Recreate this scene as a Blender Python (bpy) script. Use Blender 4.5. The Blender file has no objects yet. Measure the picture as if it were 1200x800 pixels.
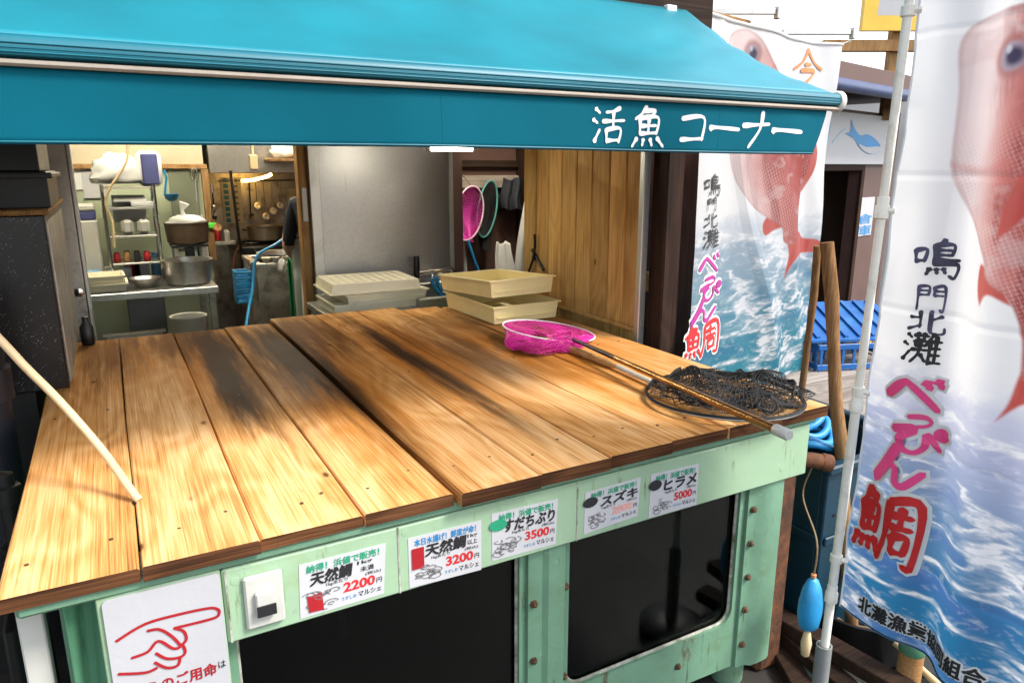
import bpy, bmesh, math, random
import numpy as np
from mathutils import Vector, Matrix, noise as mnoise
R = math.radians
random.seed(7); RNG = np.random.default_rng(7)
S = bpy.context.scene
COL = S.collection

# ------------------------------------------------------------------ camera
ZC, FPX, PITCH, YAW = 1.6, 842.0, math.atan(205/842), R(29)
cam = bpy.data.cameras.new('camera'); camo = bpy.data.objects.new('camera', cam); COL.objects.link(camo)
cam.sensor_width = 36; cam.lens = 36*FPX/1200; cam.clip_start = .05; cam.clip_end = 3000
camo.location = (0, 0, ZC); camo.rotation_euler = (R(90)-PITCH, 0, -YAW)
S.camera = camo

# ------------------------------------------------------------------ sky, sun, exposure
SUN_EL, SUN_AZ = R(48), R(138)         # azimuth clockwise from +Y: from the street side, to the right
w = bpy.data.worlds.new('World'); S.world = w; w.use_nodes = True
nt = w.node_tree; bg = nt.nodes['Background']
sky = nt.nodes.new('ShaderNodeTexSky'); sky.sky_type = 'NISHITA'; sky.sun_disc = False
sky.sun_elevation = SUN_EL; sky.sun_rotation = SUN_AZ; sky.dust_density = 1.5; sky.air_density = 1.0; sky.ozone_density = .3
hsv = nt.nodes.new('ShaderNodeHueSaturation'); hsv.inputs['Saturation'].default_value = .35   # thin bright overcast: the whole dome is nearly white
nt.links.new(sky.outputs[0], hsv.inputs['Color']); nt.links.new(hsv.outputs[0], bg.inputs[0]); bg.inputs[1].default_value = .12
sl = bpy.data.lights.new('sun', 'SUN'); sl.energy = 1.5; sl.angle = R(15); sl.color = (1, .95, .87)
so = bpy.data.objects.new('sun', sl); COL.objects.link(so)
sd = Vector((math.sin(SUN_AZ)*math.cos(SUN_EL), math.cos(SUN_AZ)*math.cos(SUN_EL), math.sin(SUN_EL)))
so.rotation_euler = sd.to_track_quat('Z', 'Y').to_euler(); so.location = (3, -4, 6)
S.view_settings.view_transform = 'Standard'; S.view_settings.look = 'None'
S.view_settings.exposure = 1.68; S.view_settings.gamma = 1.0
S.render.engine = 'CYCLES'; S.cycles.max_bounces = 8; S.cycles.transparent_max_bounces = 12
S.cycles.use_denoising = True; S.cycles.sample_clamp_indirect = 6; S.cycles.caustics_reflective = False; S.cycles.caustics_refractive = False

# ------------------------------------------------------------------ points on the photographed planes
fh = Vector((math.sin(YAW), math.cos(YAW), 0)); RT = Vector((math.cos(YAW), -math.sin(YAW), 0))
FW = fh*math.cos(PITCH)+Vector((0, 0, -math.sin(PITCH))); UPV = fh*math.sin(PITCH)+Vector((0, 0, math.cos(PITCH)))
C0 = Vector((0, 0, ZC))
def ray(u, v): return FW+RT*((u-600)/FPX)+UPV*((400-v)/FPX)
def Pz(u, v, z): d = ray(u, v); return C0+d*((z-ZC)/d.z)
def Py(u, v, y): d = ray(u, v); return C0+d*(y/d.y)
def Px(u, v, x): d = ray(u, v); return C0+d*(x/d.x)
def Pf(u, v, f): d = ray(u, v); return C0+d*(f/d.dot(fh))

# ------------------------------------------------------------------ mesh builder
class MB:
    def __init__(s): s.v = []; s.f = []; s.m = []
    def add(s, vs, fs, mi=0):
        o = len(s.v); s.v += [tuple(x) for x in vs]; s.f += [tuple(i+o for i in f) for f in fs]; s.m += [mi]*len(fs); return s
    def box(s, a, b, c=.0, mi=0, rz=0, piv=None):
        """axis box from corner a to corner b with chamfer c, turned rz about piv"""
        x0, x1 = sorted((a[0], b[0])); y0, y1 = sorted((a[1], b[1])); z0, z1 = sorted((a[2], b[2]))
        c = min(c, (x1-x0)*.45, (y1-y0)*.45, (z1-z0)*.45)
        if c <= 0:
            vs = [(x, y, z) for z in (z0, z1) for y in (y0, y1) for x in (x0, x1)]
            fs = [(0, 2, 3, 1), (4, 5, 7, 6), (0, 1, 5, 4), (2, 6, 7, 3), (0, 4, 6, 2), (1, 3, 7, 5)]
        else:
            vs = []; idx = {}
            for ix, X in enumerate((x0, x1)):
                for iy, Y in enumerate((y0, y1)):
                    for iz, Z in enumerate((z0, z1)):
                        sx, sy, sz = (1-2*ix)*c, (1-2*iy)*c, (1-2*iz)*c
                        for k, p in enumerate(((X, Y+sy, Z+sz), (X+sx, Y, Z+sz), (X+sx, Y+sy, Z))):
                            idx[(ix, iy, iz, k)] = len(vs); vs.append(p)
            I = idx; fs = []
            for a_ in (0, 1):
                fs.append([I[(a_, *q, 0)] for q in ((0, 0), (1, 0), (1, 1), (0, 1))][::(-1 if a_ == 0 else 1)])
                fs.append([I[(q[0], a_, q[1], 1)] for q in ((0, 0), (1, 0), (1, 1), (0, 1))][::(1 if a_ == 0 else -1)])
                fs.append([I[(*q, a_, 2)] for q in ((0, 0), (1, 0), (1, 1), (0, 1))][::(-1 if a_ == 0 else 1)])
            for a_ in (0, 1):
                for b_ in (0, 1):
                    fs.append((I[(0, a_, b_, 1)], I[(1, a_, b_, 1)], I[(1, a_, b_, 2)], I[(0, a_, b_, 2)]))
                    fs.append((I[(a_, 0, b_, 0)], I[(a_, 1, b_, 0)], I[(a_, 1, b_, 2)], I[(a_, 0, b_, 2)]))
                    fs.append((I[(a_, b_, 0, 0)], I[(a_, b_, 1, 0)], I[(a_, b_, 1, 1)], I[(a_, b_, 0, 1)]))
                    for c_ in (0, 1): fs.append(tuple(I[(a_, b_, c_, k)] for k in range(3)))
        if rz:
            p = piv or ((x0+x1)/2, (y0+y1)/2); cs, sn = math.cos(rz), math.sin(rz)
            vs = [(p[0]+(x-p[0])*cs-(y-p[1])*sn, p[1]+(x-p[0])*sn+(y-p[1])*cs, z) for x, y, z in vs]
        return s.add(vs, fs, mi)
    def tube(s, pts, r, n=8, mi=0, caps=True, closed=False):
        pts = [Vector(p) for p in pts]; N = len(pts)
        rs = r if isinstance(r, (list, tuple)) else [r]*N
        vs = []; prev = None
        for i, p in enumerate(pts):
            if closed: t = pts[(i+1) % N]-pts[i-1]
            else: t = pts[min(i+1, N-1)]-pts[max(i-1, 0)]
            if t.length < 1e-9: t = Vector((0, 0, 1))
            t.normalize()
            if prev is None:
                a = t.cross(Vector((0, 0, 1)));
                if a.length < .05: a = t.cross(Vector((0, 1, 0)))
            else: a = prev-t*prev.dot(t)
            a.normalize(); prev = a; b = t.cross(a)
            for k in range(n):
                th = 2*math.pi*k/n; vs.append(p+(a*math.cos(th)+b*math.sin(th))*rs[i])
        fs = []
        for i in range(N if closed else N-1):
            j = (i+1) % N
            for k in range(n): fs.append((i*n+k, i*n+(k+1) % n, j*n+(k+1) % n, j*n+k))
        if caps and not closed: fs.append(tuple(range(n))[::-1]); fs.append(tuple((N-1)*n+k for k in range(n)))
        return s.add(vs, fs, mi)
    def lathe(s, base, prof, n=24, mi=0, axis=None, sx=1, sy=1):
        """prof: (radius, height) list; axis optional direction"""
        base = Vector(base); vs = []; ax = Vector(axis).normalized() if axis else Vector((0, 0, 1))
        q = Vector((0, 0, 1)).rotation_difference(ax)
        for r, h in prof:
            for k in range(n):
                th = 2*math.pi*k/n; vs.append(base+q @ Vector((r*sx*math.cos(th), r*sy*math.sin(th), h)))
        fs = [(i*n+k, i*n+(k+1) % n, (i+1)*n+(k+1) % n, (i+1)*n+k) for i in range(len(prof)-1) for k in range(n)]
        if prof[0][0] > 1e-6: fs.append(tuple(range(n))[::-1])
        if prof[-1][0] > 1e-6: fs.append(tuple((len(prof)-1)*n+k for k in range(n)))
        return s.add(vs, fs, mi)
    def grid(s, fn, nu, nv, mi=0):
        vs = [fn(i/nu, j/nv) for j in range(nv+1) for i in range(nu+1)]
        fs = [(j*(nu+1)+i, j*(nu+1)+i+1, (j+1)*(nu+1)+i+1, (j+1)*(nu+1)+i) for j in range(nv) for i in range(nu)]
        return s.add(vs, fs, mi)
    def prism(s, poly, d, mi=0):
        """poly: planar list of 3-D points, d: extrusion vector"""
        n = len(poly); d = Vector(d); a = [Vector(p) for p in poly]; b = [p+d for p in a]
        return s.add(a+b, [tuple(range(n))[::-1], tuple(range(n, 2*n))]+[(i, (i+1) % n, n+(i+1) % n, n+i) for i in range(n)], mi)
    def build(s, name, mat, parent=None, smooth=None, fix=True):
        me = bpy.data.meshes.new(name); me.from_pydata(s.v, [], s.f)
        for m in (mat if isinstance(mat, (list, tuple)) else [mat]): me.materials.append(m)
        if any(s.m): me.polygons.foreach_set('material_index', s.m)
        if fix:
            bm = bmesh.new(); bm.from_mesh(me); bmesh.ops.recalc_face_normals(bm, faces=bm.faces); bm.to_mesh(me); bm.free()
        if smooth:
            me.shade_smooth(); me.set_sharp_from_angle(angle=R(smooth))
        me.update()
        o = bpy.data.objects.new(name, me); COL.objects.link(o)
        if parent:
            o.parent = parent; o.matrix_parent_inverse = Matrix.Translation(-parent.location)
        return o
def tag(o, label=None, cat=None, group=None, kind=None):
    for k, x in (('label', label), ('category', cat), ('group', group), ('kind', kind)):
        if x: o[k] = x
    return o
def thing(name, loc, label, cat, group=None):
    o = bpy.data.objects.new(name, None); COL.objects.link(o); o.location = Vector(loc); o.empty_display_size = .1
    return tag(o, label, cat, group)
def solid(name, mb, mat, label, cat, group=None, smooth=None): return tag(mb.build(name, mat, None, smooth), label, cat, group)

# ------------------------------------------------------------------ materials
def newmat(name):
    m = bpy.data.materials.new(name); m.use_nodes = True; n = m.node_tree.nodes; l = m.node_tree.links
    return m, n, l, n['Principled BSDF']
def N(n, t, **k):
    x = n.new(t)
    for a, b in k.items():
        if a.startswith('i_'): x.inputs[a[2:].replace('_', ' ')].default_value = b
        else: setattr(x, a, b)
    return x
def ramp(n, stops):
    r = n.new('ShaderNodeValToRGB'); e = r.color_ramp.elements
    while len(e) < len(stops): e.new(.5)
    for i, (p, c) in enumerate(stops): e[i].position = p; e[i].color = (*c, 1) if len(c) == 3 else c
    return r
def pm(name, col, rough=.5, metal=0., var=.12, scale=6., bump=.06, bscale=80., dirt=None, damt=.5, dscale=4., stretch=(1, 1, 1), trans=0, spec=.5, runs=None):
    """general painted / plastic / metal surface: mottled colour, patches of dirt with their own shape, fine relief"""
    m, n, l, b = newmat(name)
    tc = N(n, 'ShaderNodeNewGeometry'); mp = N(n, 'ShaderNodeMapping'); mp.inputs['Scale'].default_value = stretch
    l.new(tc.outputs['Position'], mp.inputs[0])
    nz = N(n, 'ShaderNodeTexNoise', i_Scale=scale, i_Detail=5., i_Roughness=.6); l.new(mp.outputs[0], nz.inputs[0])
    c = np.array(col)
    rp = ramp(n, [(.3, tuple(np.clip(c*(1-var), 0, 1))), (.7, tuple(np.clip(c*(1+var), 0, 1)))]); l.new(nz.outputs[0], rp.inputs[0])
    out = rp.outputs[0]
    if dirt:
        nz2 = N(n, 'ShaderNodeTexNoise', i_Scale=dscale, i_Detail=8., i_Roughness=.7, i_Distortion=.6); l.new(mp.outputs[0], nz2.inputs[0])
        r2 = ramp(n, [(1-damt-.12, (0, 0, 0)), (1-damt+.12, (1, 1, 1))]); l.new(nz2.outputs[0], r2.inputs[0])
        mx = N(n, 'ShaderNodeMix', data_type='RGBA'); l.new(r2.outputs[0], mx.inputs[0]); l.new(out, mx.inputs[6]); mx.inputs[7].default_value = (*dirt, 1); out = mx.outputs[2]
    for (rc, ra, rs, rst) in (runs or ()):
        mp3 = N(n, 'ShaderNodeMapping'); mp3.inputs['Scale'].default_value = rst; l.new(tc.outputs['Position'], mp3.inputs[0])
        nz3 = N(n, 'ShaderNodeTexNoise', i_Scale=rs, i_Detail=9., i_Roughness=.72, i_Distortion=.3); l.new(mp3.outputs[0], nz3.inputs[0])
        r3 = ramp(n, [(1-ra-.03, (0, 0, 0)), (1-ra+.04, (.9, .9, .9))]); l.new(nz3.outputs[0], r3.inputs[0])
        mx3 = N(n, 'ShaderNodeMix', data_type='RGBA'); l.new(r3.outputs[0], mx3.inputs[0]); l.new(out, mx3.inputs[6]); mx3.inputs[7].default_value = (*rc, 1); out = mx3.outputs[2]
    l.new(out, b.inputs['Base Color'])
    mr = N(n, 'ShaderNodeMapRange'); mr.inputs[3].default_value = max(.03, rough-.1); mr.inputs[4].default_value = min(1, rough+.12)
    l.new(nz.outputs[0], mr.inputs[0]); l.new(mr.outputs[0], b.inputs['Roughness'])
    b.inputs['Metallic'].default_value = metal; b.inputs['Specular IOR Level'].default_value = spec
    if trans: b.inputs['Transmission Weight'].default_value = trans
    if bump:
        nb = N(n, 'ShaderNodeTexNoise', i_Scale=bscale, i_Detail=3.); l.new(mp.outputs[0], nb.inputs[0])
        bp = N(n, 'ShaderNodeBump', i_Strength=bump*2, i_Distance=.004); l.new(nb.outputs[0], bp.inputs['Height']); l.new(bp.outputs[0], b.inputs['Normal'])
    return m
def woodmat(name, light, mid, dark, axis='Y', rough=.5, stains_and_shade=(), knots=True, gs=1., wet=0, joints=True):
    m, n, l, b = newmat(name)
    g = N(n, 'ShaderNodeNewGeometry'); oi = N(n, 'ShaderNodeObjectInfo')
    sc = N(n, 'ShaderNodeVectorMath', operation='SCALE'); cx = N(n, 'ShaderNodeCombineXYZ')
    for k in range(3): l.new(oi.outputs['Random'], cx.inputs[k])
    sc.inputs['Scale'].default_value = 37.; l.new(cx.outputs[0], sc.inputs[0])
    ad = N(n, 'ShaderNodeVectorMath', operation='ADD'); l.new(g.outputs['Position'], ad.inputs[0]); l.new(sc.outputs[0], ad.inputs[1])
    L = {'X': (0,), 'Y': (1,), 'Z': (2,)}[axis][0]
    def mapped(a, s):
        mp = N(n, 'ShaderNodeMapping'); v = [s]*3; v[L] = a; mp.inputs['Scale'].default_value = v; l.new(ad.outputs[0], mp.inputs[0]); return mp.outputs[0]
    warp = N(n, 'ShaderNodeTexNoise', i_Scale=1., i_Detail=2.); l.new(mapped(1.1*gs, 3.5*gs), warp.inputs[0])
    wv = N(n, 'ShaderNodeMath', operation='MULTIPLY'); l.new(warp.outputs[0], wv.inputs[0]); wv.inputs[1].default_value = 9.
    sn = N(n, 'ShaderNodeMath', operation='SINE'); m2 = N(n, 'ShaderNodeMath', operation='MULTIPLY'); l.new(wv.outputs[0], m2.inputs[0]); m2.inputs[1].default_value = 9.; l.new(m2.outputs[0], sn.inputs[0])
    fine = N(n, 'ShaderNodeTexNoise', i_Scale=1., i_Detail=6., i_Roughness=.7); l.new(mapped(2.2*gs, 170*gs), fine.inputs[0])
    big = N(n, 'ShaderNodeTexNoise', i_Scale=1., i_Detail=3.); l.new(mapped(.7*gs, 7.*gs), big.inputs[0])
    def madd(a, x, bb, y):
        p = N(n, 'ShaderNodeMath', operation='MULTIPLY'); l.new(a, p.inputs[0]); p.inputs[1].default_value = x
        q = N(n, 'ShaderNodeMath', operation='MULTIPLY_ADD'); l.new(bb, q.inputs[0]); q.inputs[1].default_value = y; l.new(p.outputs[0], q.inputs[2]); return q.outputs[0]
    fine2 = N(n, 'ShaderNodeTexNoise', i_Scale=1., i_Detail=5., i_Roughness=.65); l.new(mapped(5.*gs, 420*gs), fine2.inputs[0])
    t = madd(sn.outputs[0], .028, fine.outputs[0], .52); t = madd(t, 1., big.outputs[0], .36); t = madd(t, 1., fine2.outputs[0], .26)
    rp = ramp(n, [(.41, dark), (.55, mid), (.68, light)]); l.new(t, rp.inputs[0]); out = rp.outputs[0]
    # each board has its own tone
    hs = N(n, 'ShaderNodeHueSaturation'); mr = N(n, 'ShaderNodeMapRange'); mr.inputs[3].default_value = .82; mr.inputs[4].default_value = 1.12
    l.new(oi.outputs['Random'], mr.inputs[0]); l.new(mr.outputs[0], hs.inputs['Value']); l.new(out, hs.inputs['Color']); out = hs.outputs[0]
    def darken(mask, col, out):
        mx = N(n, 'ShaderNodeMix', data_type='RGBA'); l.new(mask, mx.inputs[0]); l.new(out, mx.inputs[6]); mx.inputs[7].default_value = (*col, 1); return mx.outputs[2]
    if knots:
        vo = N(n, 'ShaderNodeTexVoronoi', i_Scale=1.); vo.inputs['Randomness'].default_value = 1.; l.new(mapped(3.8*gs, 8.5*gs), vo.inputs[0])
        kr = ramp(n, [(.035, (.95, .95, .95)), (.055, (.6, .6, .6)), (.07, (.18, .18, .18)), (.12, (0, 0, 0))]); l.new(vo.outputs[0], kr.inputs[0])
        out = darken(kr.outputs[0], tuple(x*.4 for x in dark), out)
        ck = N(n, 'ShaderNodeTexNoise', i_Scale=1., i_Detail=4., i_Roughness=.75, i_Distortion=.4); l.new(mapped(2.2*gs, 42*gs), ck.inputs[0])
        cr_ = ramp(n, [(.655, (0, 0, 0)), (.71, (.75, .75, .75))]); l.new(ck.outputs[0], cr_.inputs[0]); out = darken(cr_.outputs[0], tuple(x*.5 for x in dark), out)
    sm = None
    for (c, rx, ry, amt, scol) in stains_and_shade:
        sb = N(n, 'ShaderNodeVectorMath', operation='SUBTRACT'); l.new(g.outputs['Position'], sb.inputs[0]); sb.inputs[1].default_value = c
        ml = N(n, 'ShaderNodeVectorMath', operation='MULTIPLY'); l.new(sb.outputs[0], ml.inputs[0]); ml.inputs[1].default_value = (1/rx, 1/ry, 0)
        ln = N(n, 'ShaderNodeVectorMath', operation='LENGTH'); l.new(ml.outputs[0], ln.inputs[0])
        nzs = N(n, 'ShaderNodeTexNoise', i_Scale=1., i_Detail=6., i_Roughness=.65); l.new(mapped(1.6, 24.), nzs.inputs[0])
        su = N(n, 'ShaderNodeMath', operation='MULTIPLY_ADD'); l.new(nzs.outputs[0], su.inputs[0]); su.inputs[1].default_value = 1.5; l.new(ln.outputs['Value'], su.inputs[2])
        mp_ = N(n, 'ShaderNodeMapRange', interpolation_type='SMOOTHSTEP'); mp_.inputs[1].default_value = 1.0; mp_.inputs[2].default_value = 1.95; mp_.inputs[3].default_value = amt; mp_.inputs[4].default_value = 0
        l.new(su.outputs[0], mp_.inputs[0]); out = darken(mp_.outputs[0], scol, out)
        sm = mp_.outputs[0] if sm is None else sm
    l.new(out, b.inputs['Base Color'])
    rr = N(n, 'ShaderNodeMapRange'); rr.inputs[3].default_value = rough-.14; rr.inputs[4].default_value = rough+.16; l.new(big.outputs[0], rr.inputs[0])
    if wet:
        wn = N(n, 'ShaderNodeTexNoise', i_Scale=3.2, i_Detail=4.); l.new(g.outputs['Position'], wn.inputs[0])
        wr = N(n, 'ShaderNodeMapRange'); wr.inputs[1].default_value = .42; wr.inputs[2].default_value = .62; wr.inputs[3].default_value = 1; wr.inputs[4].default_value = wet; l.new(wn.outputs[0], wr.inputs[0])
        mm = N(n, 'ShaderNodeMath', operation='MULTIPLY'); l.new(rr.outputs[0], mm.inputs[0]); l.new(wr.outputs[0], mm.inputs[1]); l.new(mm.outputs[0], b.inputs['Roughness'])
    else: l.new(rr.outputs[0], b.inputs['Roughness'])
    bp = N(n, 'ShaderNodeBump', i_Strength=.25, i_Distance=.003); l.new(t, bp.inputs['Height']); l.new(bp.outputs[0], b.inputs['Normal'])
    df = N(n, 'ShaderNodeBsdfDiffuse'); l.new(out, df.inputs[0]); l.new(bp.outputs[0], df.inputs['Normal']); ms = N(n, 'ShaderNodeMixShader'); ms.inputs[0].default_value = .2   # rough open grain with a thin satin film
    l.new(df.outputs[0], ms.inputs[1]); l.new(b.outputs[0], ms.inputs[2]); l.new(ms.outputs[0], n['Material Output'].inputs[0])
    return m
def glassmat(name, col, rough=.05):
    m, n, l, b = newmat(name); b.inputs['Base Color'].default_value = (*col, 1); b.inputs['Roughness'].default_value = rough
    b.inputs['Transmission Weight'].default_value = 1; b.inputs['IOR'].default_value = 1.45; return m
def emitmat(name, col, st):
    m, n, l, b = newmat(name); b.inputs['Base Color'].default_value = (.8, .8, .8, 1); b.inputs['Emission Color'].default_value = (*col, 1); b.inputs['Emission Strength'].default_value = st; return m
def clothmat(name, col, trans=.3, var=.1, weave=900., rough=.75):
    m, n, l, b = newmat(name)
    g = N(n, 'ShaderNodeNewGeometry'); nz = N(n, 'ShaderNodeTexNoise', i_Scale=3., i_Detail=6.); l.new(g.outputs['Position'], nz.inputs[0])
    c = np.array(col); rp = ramp(n, [(.3, tuple(c*(1-var))), (.7, tuple(np.clip(c*(1+var), 0, 1)))]); l.new(nz.outputs[0], rp.inputs[0]); l.new(rp.outputs[0], b.inputs['Base Color'])
    b.inputs['Roughness'].default_value = rough
    nb = N(n, 'ShaderNodeTexNoise', i_Scale=weave, i_Detail=1.); l.new(g.outputs['Position'], nb.inputs[0]); bp = N(n, 'ShaderNodeBump', i_Strength=.12, i_Distance=.002); l.new(nb.outputs[0], bp.inputs['Height']); l.new(bp.outputs[0], b.inputs['Normal'])
    if trans:
        tr = N(n, 'ShaderNodeBsdfTranslucent'); l.new(rp.outputs[0], tr.inputs[0]); mx = N(n, 'ShaderNodeMixShader'); mx.inputs[0].default_value = trans
        l.new(b.outputs[0], mx.inputs[1]); l.new(tr.outputs[0], mx.inputs[2]); l.new(mx.outputs[0], n['Material Output'].inputs[0])
    return m
def printmat(name, trans=.42):
    m, n, l, b = newmat(name); at = N(n, 'ShaderNodeVertexColor', layer_name='print'); l.new(at.outputs[0], b.inputs['Base Color']); b.inputs['Roughness'].default_value = .55
    g = N(n, 'ShaderNodeNewGeometry'); nb = N(n, 'ShaderNodeTexNoise', i_Scale=25., i_Detail=4.); l.new(g.outputs['Position'], nb.inputs[0]); bp = N(n, 'ShaderNodeBump', i_Strength=.25, i_Distance=.006); l.new(nb.outputs[0], bp.inputs['Height']); l.new(bp.outputs[0], b.inputs['Normal'])
    tr = N(n, 'ShaderNodeBsdfTranslucent'); l.new(at.outputs[0], tr.inputs[0]); mx = N(n, 'ShaderNodeMixShader'); mx.inputs[0].default_value = trans
    l.new(b.outputs[0], mx.inputs[1]); l.new(tr.outputs[0], mx.inputs[2]); l.new(mx.outputs[0], n['Material Output'].inputs[0]); return m
M = {}
T = .92                                   # top of the plank lids
soot = (.026, .010, .0035); amber = (.42, .145, .016); brown_stain_shade = (.085, .030, .008)  # wood stains; the broad brown at the back also paints the awning's shade
def st(u, v, rx, ry, a, c): p = Pz(u, v, T); return ((p.x, p.y, p.z), rx, ry, a, c)
M['plank'] = woodmat('plank wood', (.84, .53, .26), (.63, .305, .095), (.25, .085, .02), 'Y', .46, [
    st(60, 500, .16, .7, .35, amber), st(160, 420, .12, .6, .6, amber), st(255, 435, .17, .75, .8, amber), st(380, 450, .20, .75, .85, amber), st(500, 425, .20, .8, .9, amber), st(610, 415, .26, .6, .7, amber), st(700, 410, .3, .5, .6, amber),
    st(560, 388, .5, .45, .65, brown_stain_shade), st(215, 395, .25, .50, .85, brown_stain_shade), st(340, 395, .30, .60, .88, brown_stain_shade), st(120, 415, .14, .55, .7, brown_stain_shade), st(300, 440, .16, .75, .6, brown_stain_shade), st(560, 420, .10, .6, .7, brown_stain_shade), st(420, 470, .07, .8, .6, brown_stain_shade),
    st(258, 425, .085, .85, .95, soot), st(278, 460, .05, .5, .8, soot), st(338, 418, .12, .75, .97, soot), st(395, 450, .05, .6, .8, soot), st(470, 415, .042, 1.0, .97, soot), st(520, 440, .03, .7, .7, soot), st(590, 400, .06, .4, .7, soot)], wet=.75)
M['plank'].node_tree.nodes['Principled BSDF'].inputs['Specular IOR Level'].default_value = .16
M['plank_edge'] = woodmat('weathered plank end', (.15, .062, .026), (.062, .026, .012), (.014, .007, .005), 'X', .7, knots=False)
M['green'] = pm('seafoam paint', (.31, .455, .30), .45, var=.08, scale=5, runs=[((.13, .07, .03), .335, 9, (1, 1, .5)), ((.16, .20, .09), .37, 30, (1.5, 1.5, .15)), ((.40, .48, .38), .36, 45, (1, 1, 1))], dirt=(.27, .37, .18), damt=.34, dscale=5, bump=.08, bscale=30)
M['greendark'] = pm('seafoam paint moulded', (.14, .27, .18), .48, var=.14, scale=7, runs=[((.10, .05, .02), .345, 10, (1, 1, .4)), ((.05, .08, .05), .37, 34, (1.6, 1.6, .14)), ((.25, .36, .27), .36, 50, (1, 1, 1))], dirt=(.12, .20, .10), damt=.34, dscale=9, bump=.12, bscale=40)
M['rust'] = pm('rust', (.13, .045, .015), .8, var=.5, scale=14, dirt=(.02, .012, .01), damt=.45, dscale=10, bump=.3, bscale=60)
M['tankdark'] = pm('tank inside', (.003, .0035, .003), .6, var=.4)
M['pane'] = glassmat('acrylic', (.25, .3, .28), .04); M['pane'].node_tree.nodes['Principled BSDF'].inputs['IOR'].default_value = 1.3
M['gasket'] = pm('grey sealant', (.42, .42, .36), .7, var=.3, scale=30, dirt=(.08, .09, .03), damt=.45, dscale=18)
M['bolt'] = pm('rusty bolt', (.09, .06, .04), .6, .5, var=.5, scale=60, dirt=(.16, .06, .02), damt=.5, dscale=60)
M['whitepl'] = pm('white plastic', (.52, .52, .48), .4, var=.06, dirt=(.5, .46, .36), damt=.33, dscale=8)
M['sign'] = pm('sign board', (.45, .45, .475), .45, var=.04, dirt=(.5, .48, .42), damt=.3, dscale=12)
M['paper'] = pm('laminated card', (.53, .53, .55), .35, var=.04, bump=.03)
M['black'] = pm('black plastic', (.0045, .0045, .005), .4, var=.3)
M['ink'] = pm('black ink', (.015, .015, .018), .5, var=.1, bump=0)
M['red'] = pm('red ink', (.58, .018, .02), .5, var=.1, bump=0)
M['crimson'] = pm('crimson line paint', (.34, .010, .016), .5, var=.15, bump=0)
M['palered'] = pm('faded red ink', (.75, .33, .28), .5, var=.2, bump=0)
M['inkgreen'] = pm('green ink', (.02, .3, .16), .5, var=.1, bump=0)
M['inkblue'] = pm('blue ink', (.02, .22, .5), .5, var=.1, bump=0)
M['pink'] = pm('magenta ink', (.80, .06, .24), .5, var=.2, scale=3, bump=0)
M['letterwhite'] = pm('white lettering', (.68, .70, .70), .5, var=.04, bump=0)
M['orange'] = pm('orange ink', (.62, .16, .03), .5, var=.2, scale=8, bump=0)
M['indigo'] = pm('indigo brush ink', (.05, .05, .10), .5, var=.9, scale=14, bump=0)
M['greyink'] = pm('grey sketch ink', (.12, .12, .12), .5, bump=0)
M['steel'] = pm('stainless steel', (.55, .545, .53), .36, 1., var=.06, scale=3, stretch=(1, 1, .8), dirt=(.47, .44, .41), damt=.42, dscale=45, runs=[((.34, .29, .25), .31, 28, (1, 1, 1)), ((.40, .36, .32), .31, 20, (1.5, 1.5, .08))], bump=.04, bscale=200)
M['steelpanel'] = pm('brushed splash panel', (.47, .47, .465), .38, 1., var=.12, scale=1.6, dirt=(.42, .41, .395), damt=.44, dscale=50, runs=[((.30, .27, .25), .33, 30, (1, 1, 1)), ((.36, .33, .30), .34, 22, (1.5, 1.5, .08))], bump=.05, bscale=240)
M['steeldull'] = pm('dull stainless', (.48, .46, .42), .42, .9, var=.2, scale=6, dirt=(.18, .14, .1), damt=.4, dscale=9)
M['alu'] = pm('aluminium profile', (.6, .6, .58), .4, .8, var=.08, dirt=(.4, .38, .34), damt=.35)
M['chrome'] = pm('chrome', (.7, .7, .7), .12, 1., var=.05, bump=0)
M['darkwood'] = woodmat('dark stained wood', (.055, .030, .022), (.03, .017, .013), (.012, .008, .006), 'Z', .6, knots=False)
M['darkwoodx'] = woodmat('dark stained board', (.05, .03, .022), (.03, .018, .013), (.012, .008, .006), 'X', .6, knots=False)
M['cedar'] = woodmat('cedar boarding', (.70, .46, .19), (.54, .33, .115), (.28, .14, .04), 'Z', .55)
M['greywood'] = woodmat('weathered grey wood', (.42, .38, .34), (.30, .26, .23), (.14, .11, .09), 'X', .75)
M['stickwood'] = woodmat('stick wood', (.32, .19, .09), (.20, .105, .045), (.09, .045, .02), 'Z', .6, knots=False)
M['polewood'] = woodmat('pole wood', (.5, .30, .13), (.36, .18, .07), (.18, .08, .03), 'X', .45, knots=False)
M['creamtray'] = pm('cream plastic', (.90, .85, .66), .42, var=.06, dirt=(.6, .5, .3), damt=.26, dscale=8)
M['yellowtray'] = pm('yellowed plastic', (.90, .77, .40), .42, var=.07, dirt=(.6, .44, .16), damt=.27, dscale=8)
M['whitenet'] = pm('white enamel hoop', (.75, .72, .74), .35)
M['pinknet'] = pm('magenta twine', (.62, .02, .30), .55, var=.2)
M['pinknetl'] = pm('magenta net twine', (.75, .07, .5), .55, var=.2)
M['blacknet'] = pm('black twine', (.006, .006, .007), .8, var=.3)
M['concrete'] = pm('wet concrete', (.022, .021, .020), .55, var=.3, scale=2.5, dirt=(.045, .04, .036), damt=.5, dscale=1.3, bump=.2, bscale=90)
M['kfloor'] = pm('kitchen floor', (.07, .05, .032), .45, var=.3, scale=4)
M['cream'] = pm('cream wall', (.62, .54, .38), .6, var=.06)
M['palegreen'] = pm('pale green wall', (.46, .52, .36), .6, var=.06)
M['boardgreen'] = pm('olive board', (.17, .19, .13), .6, var=.12)
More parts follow.
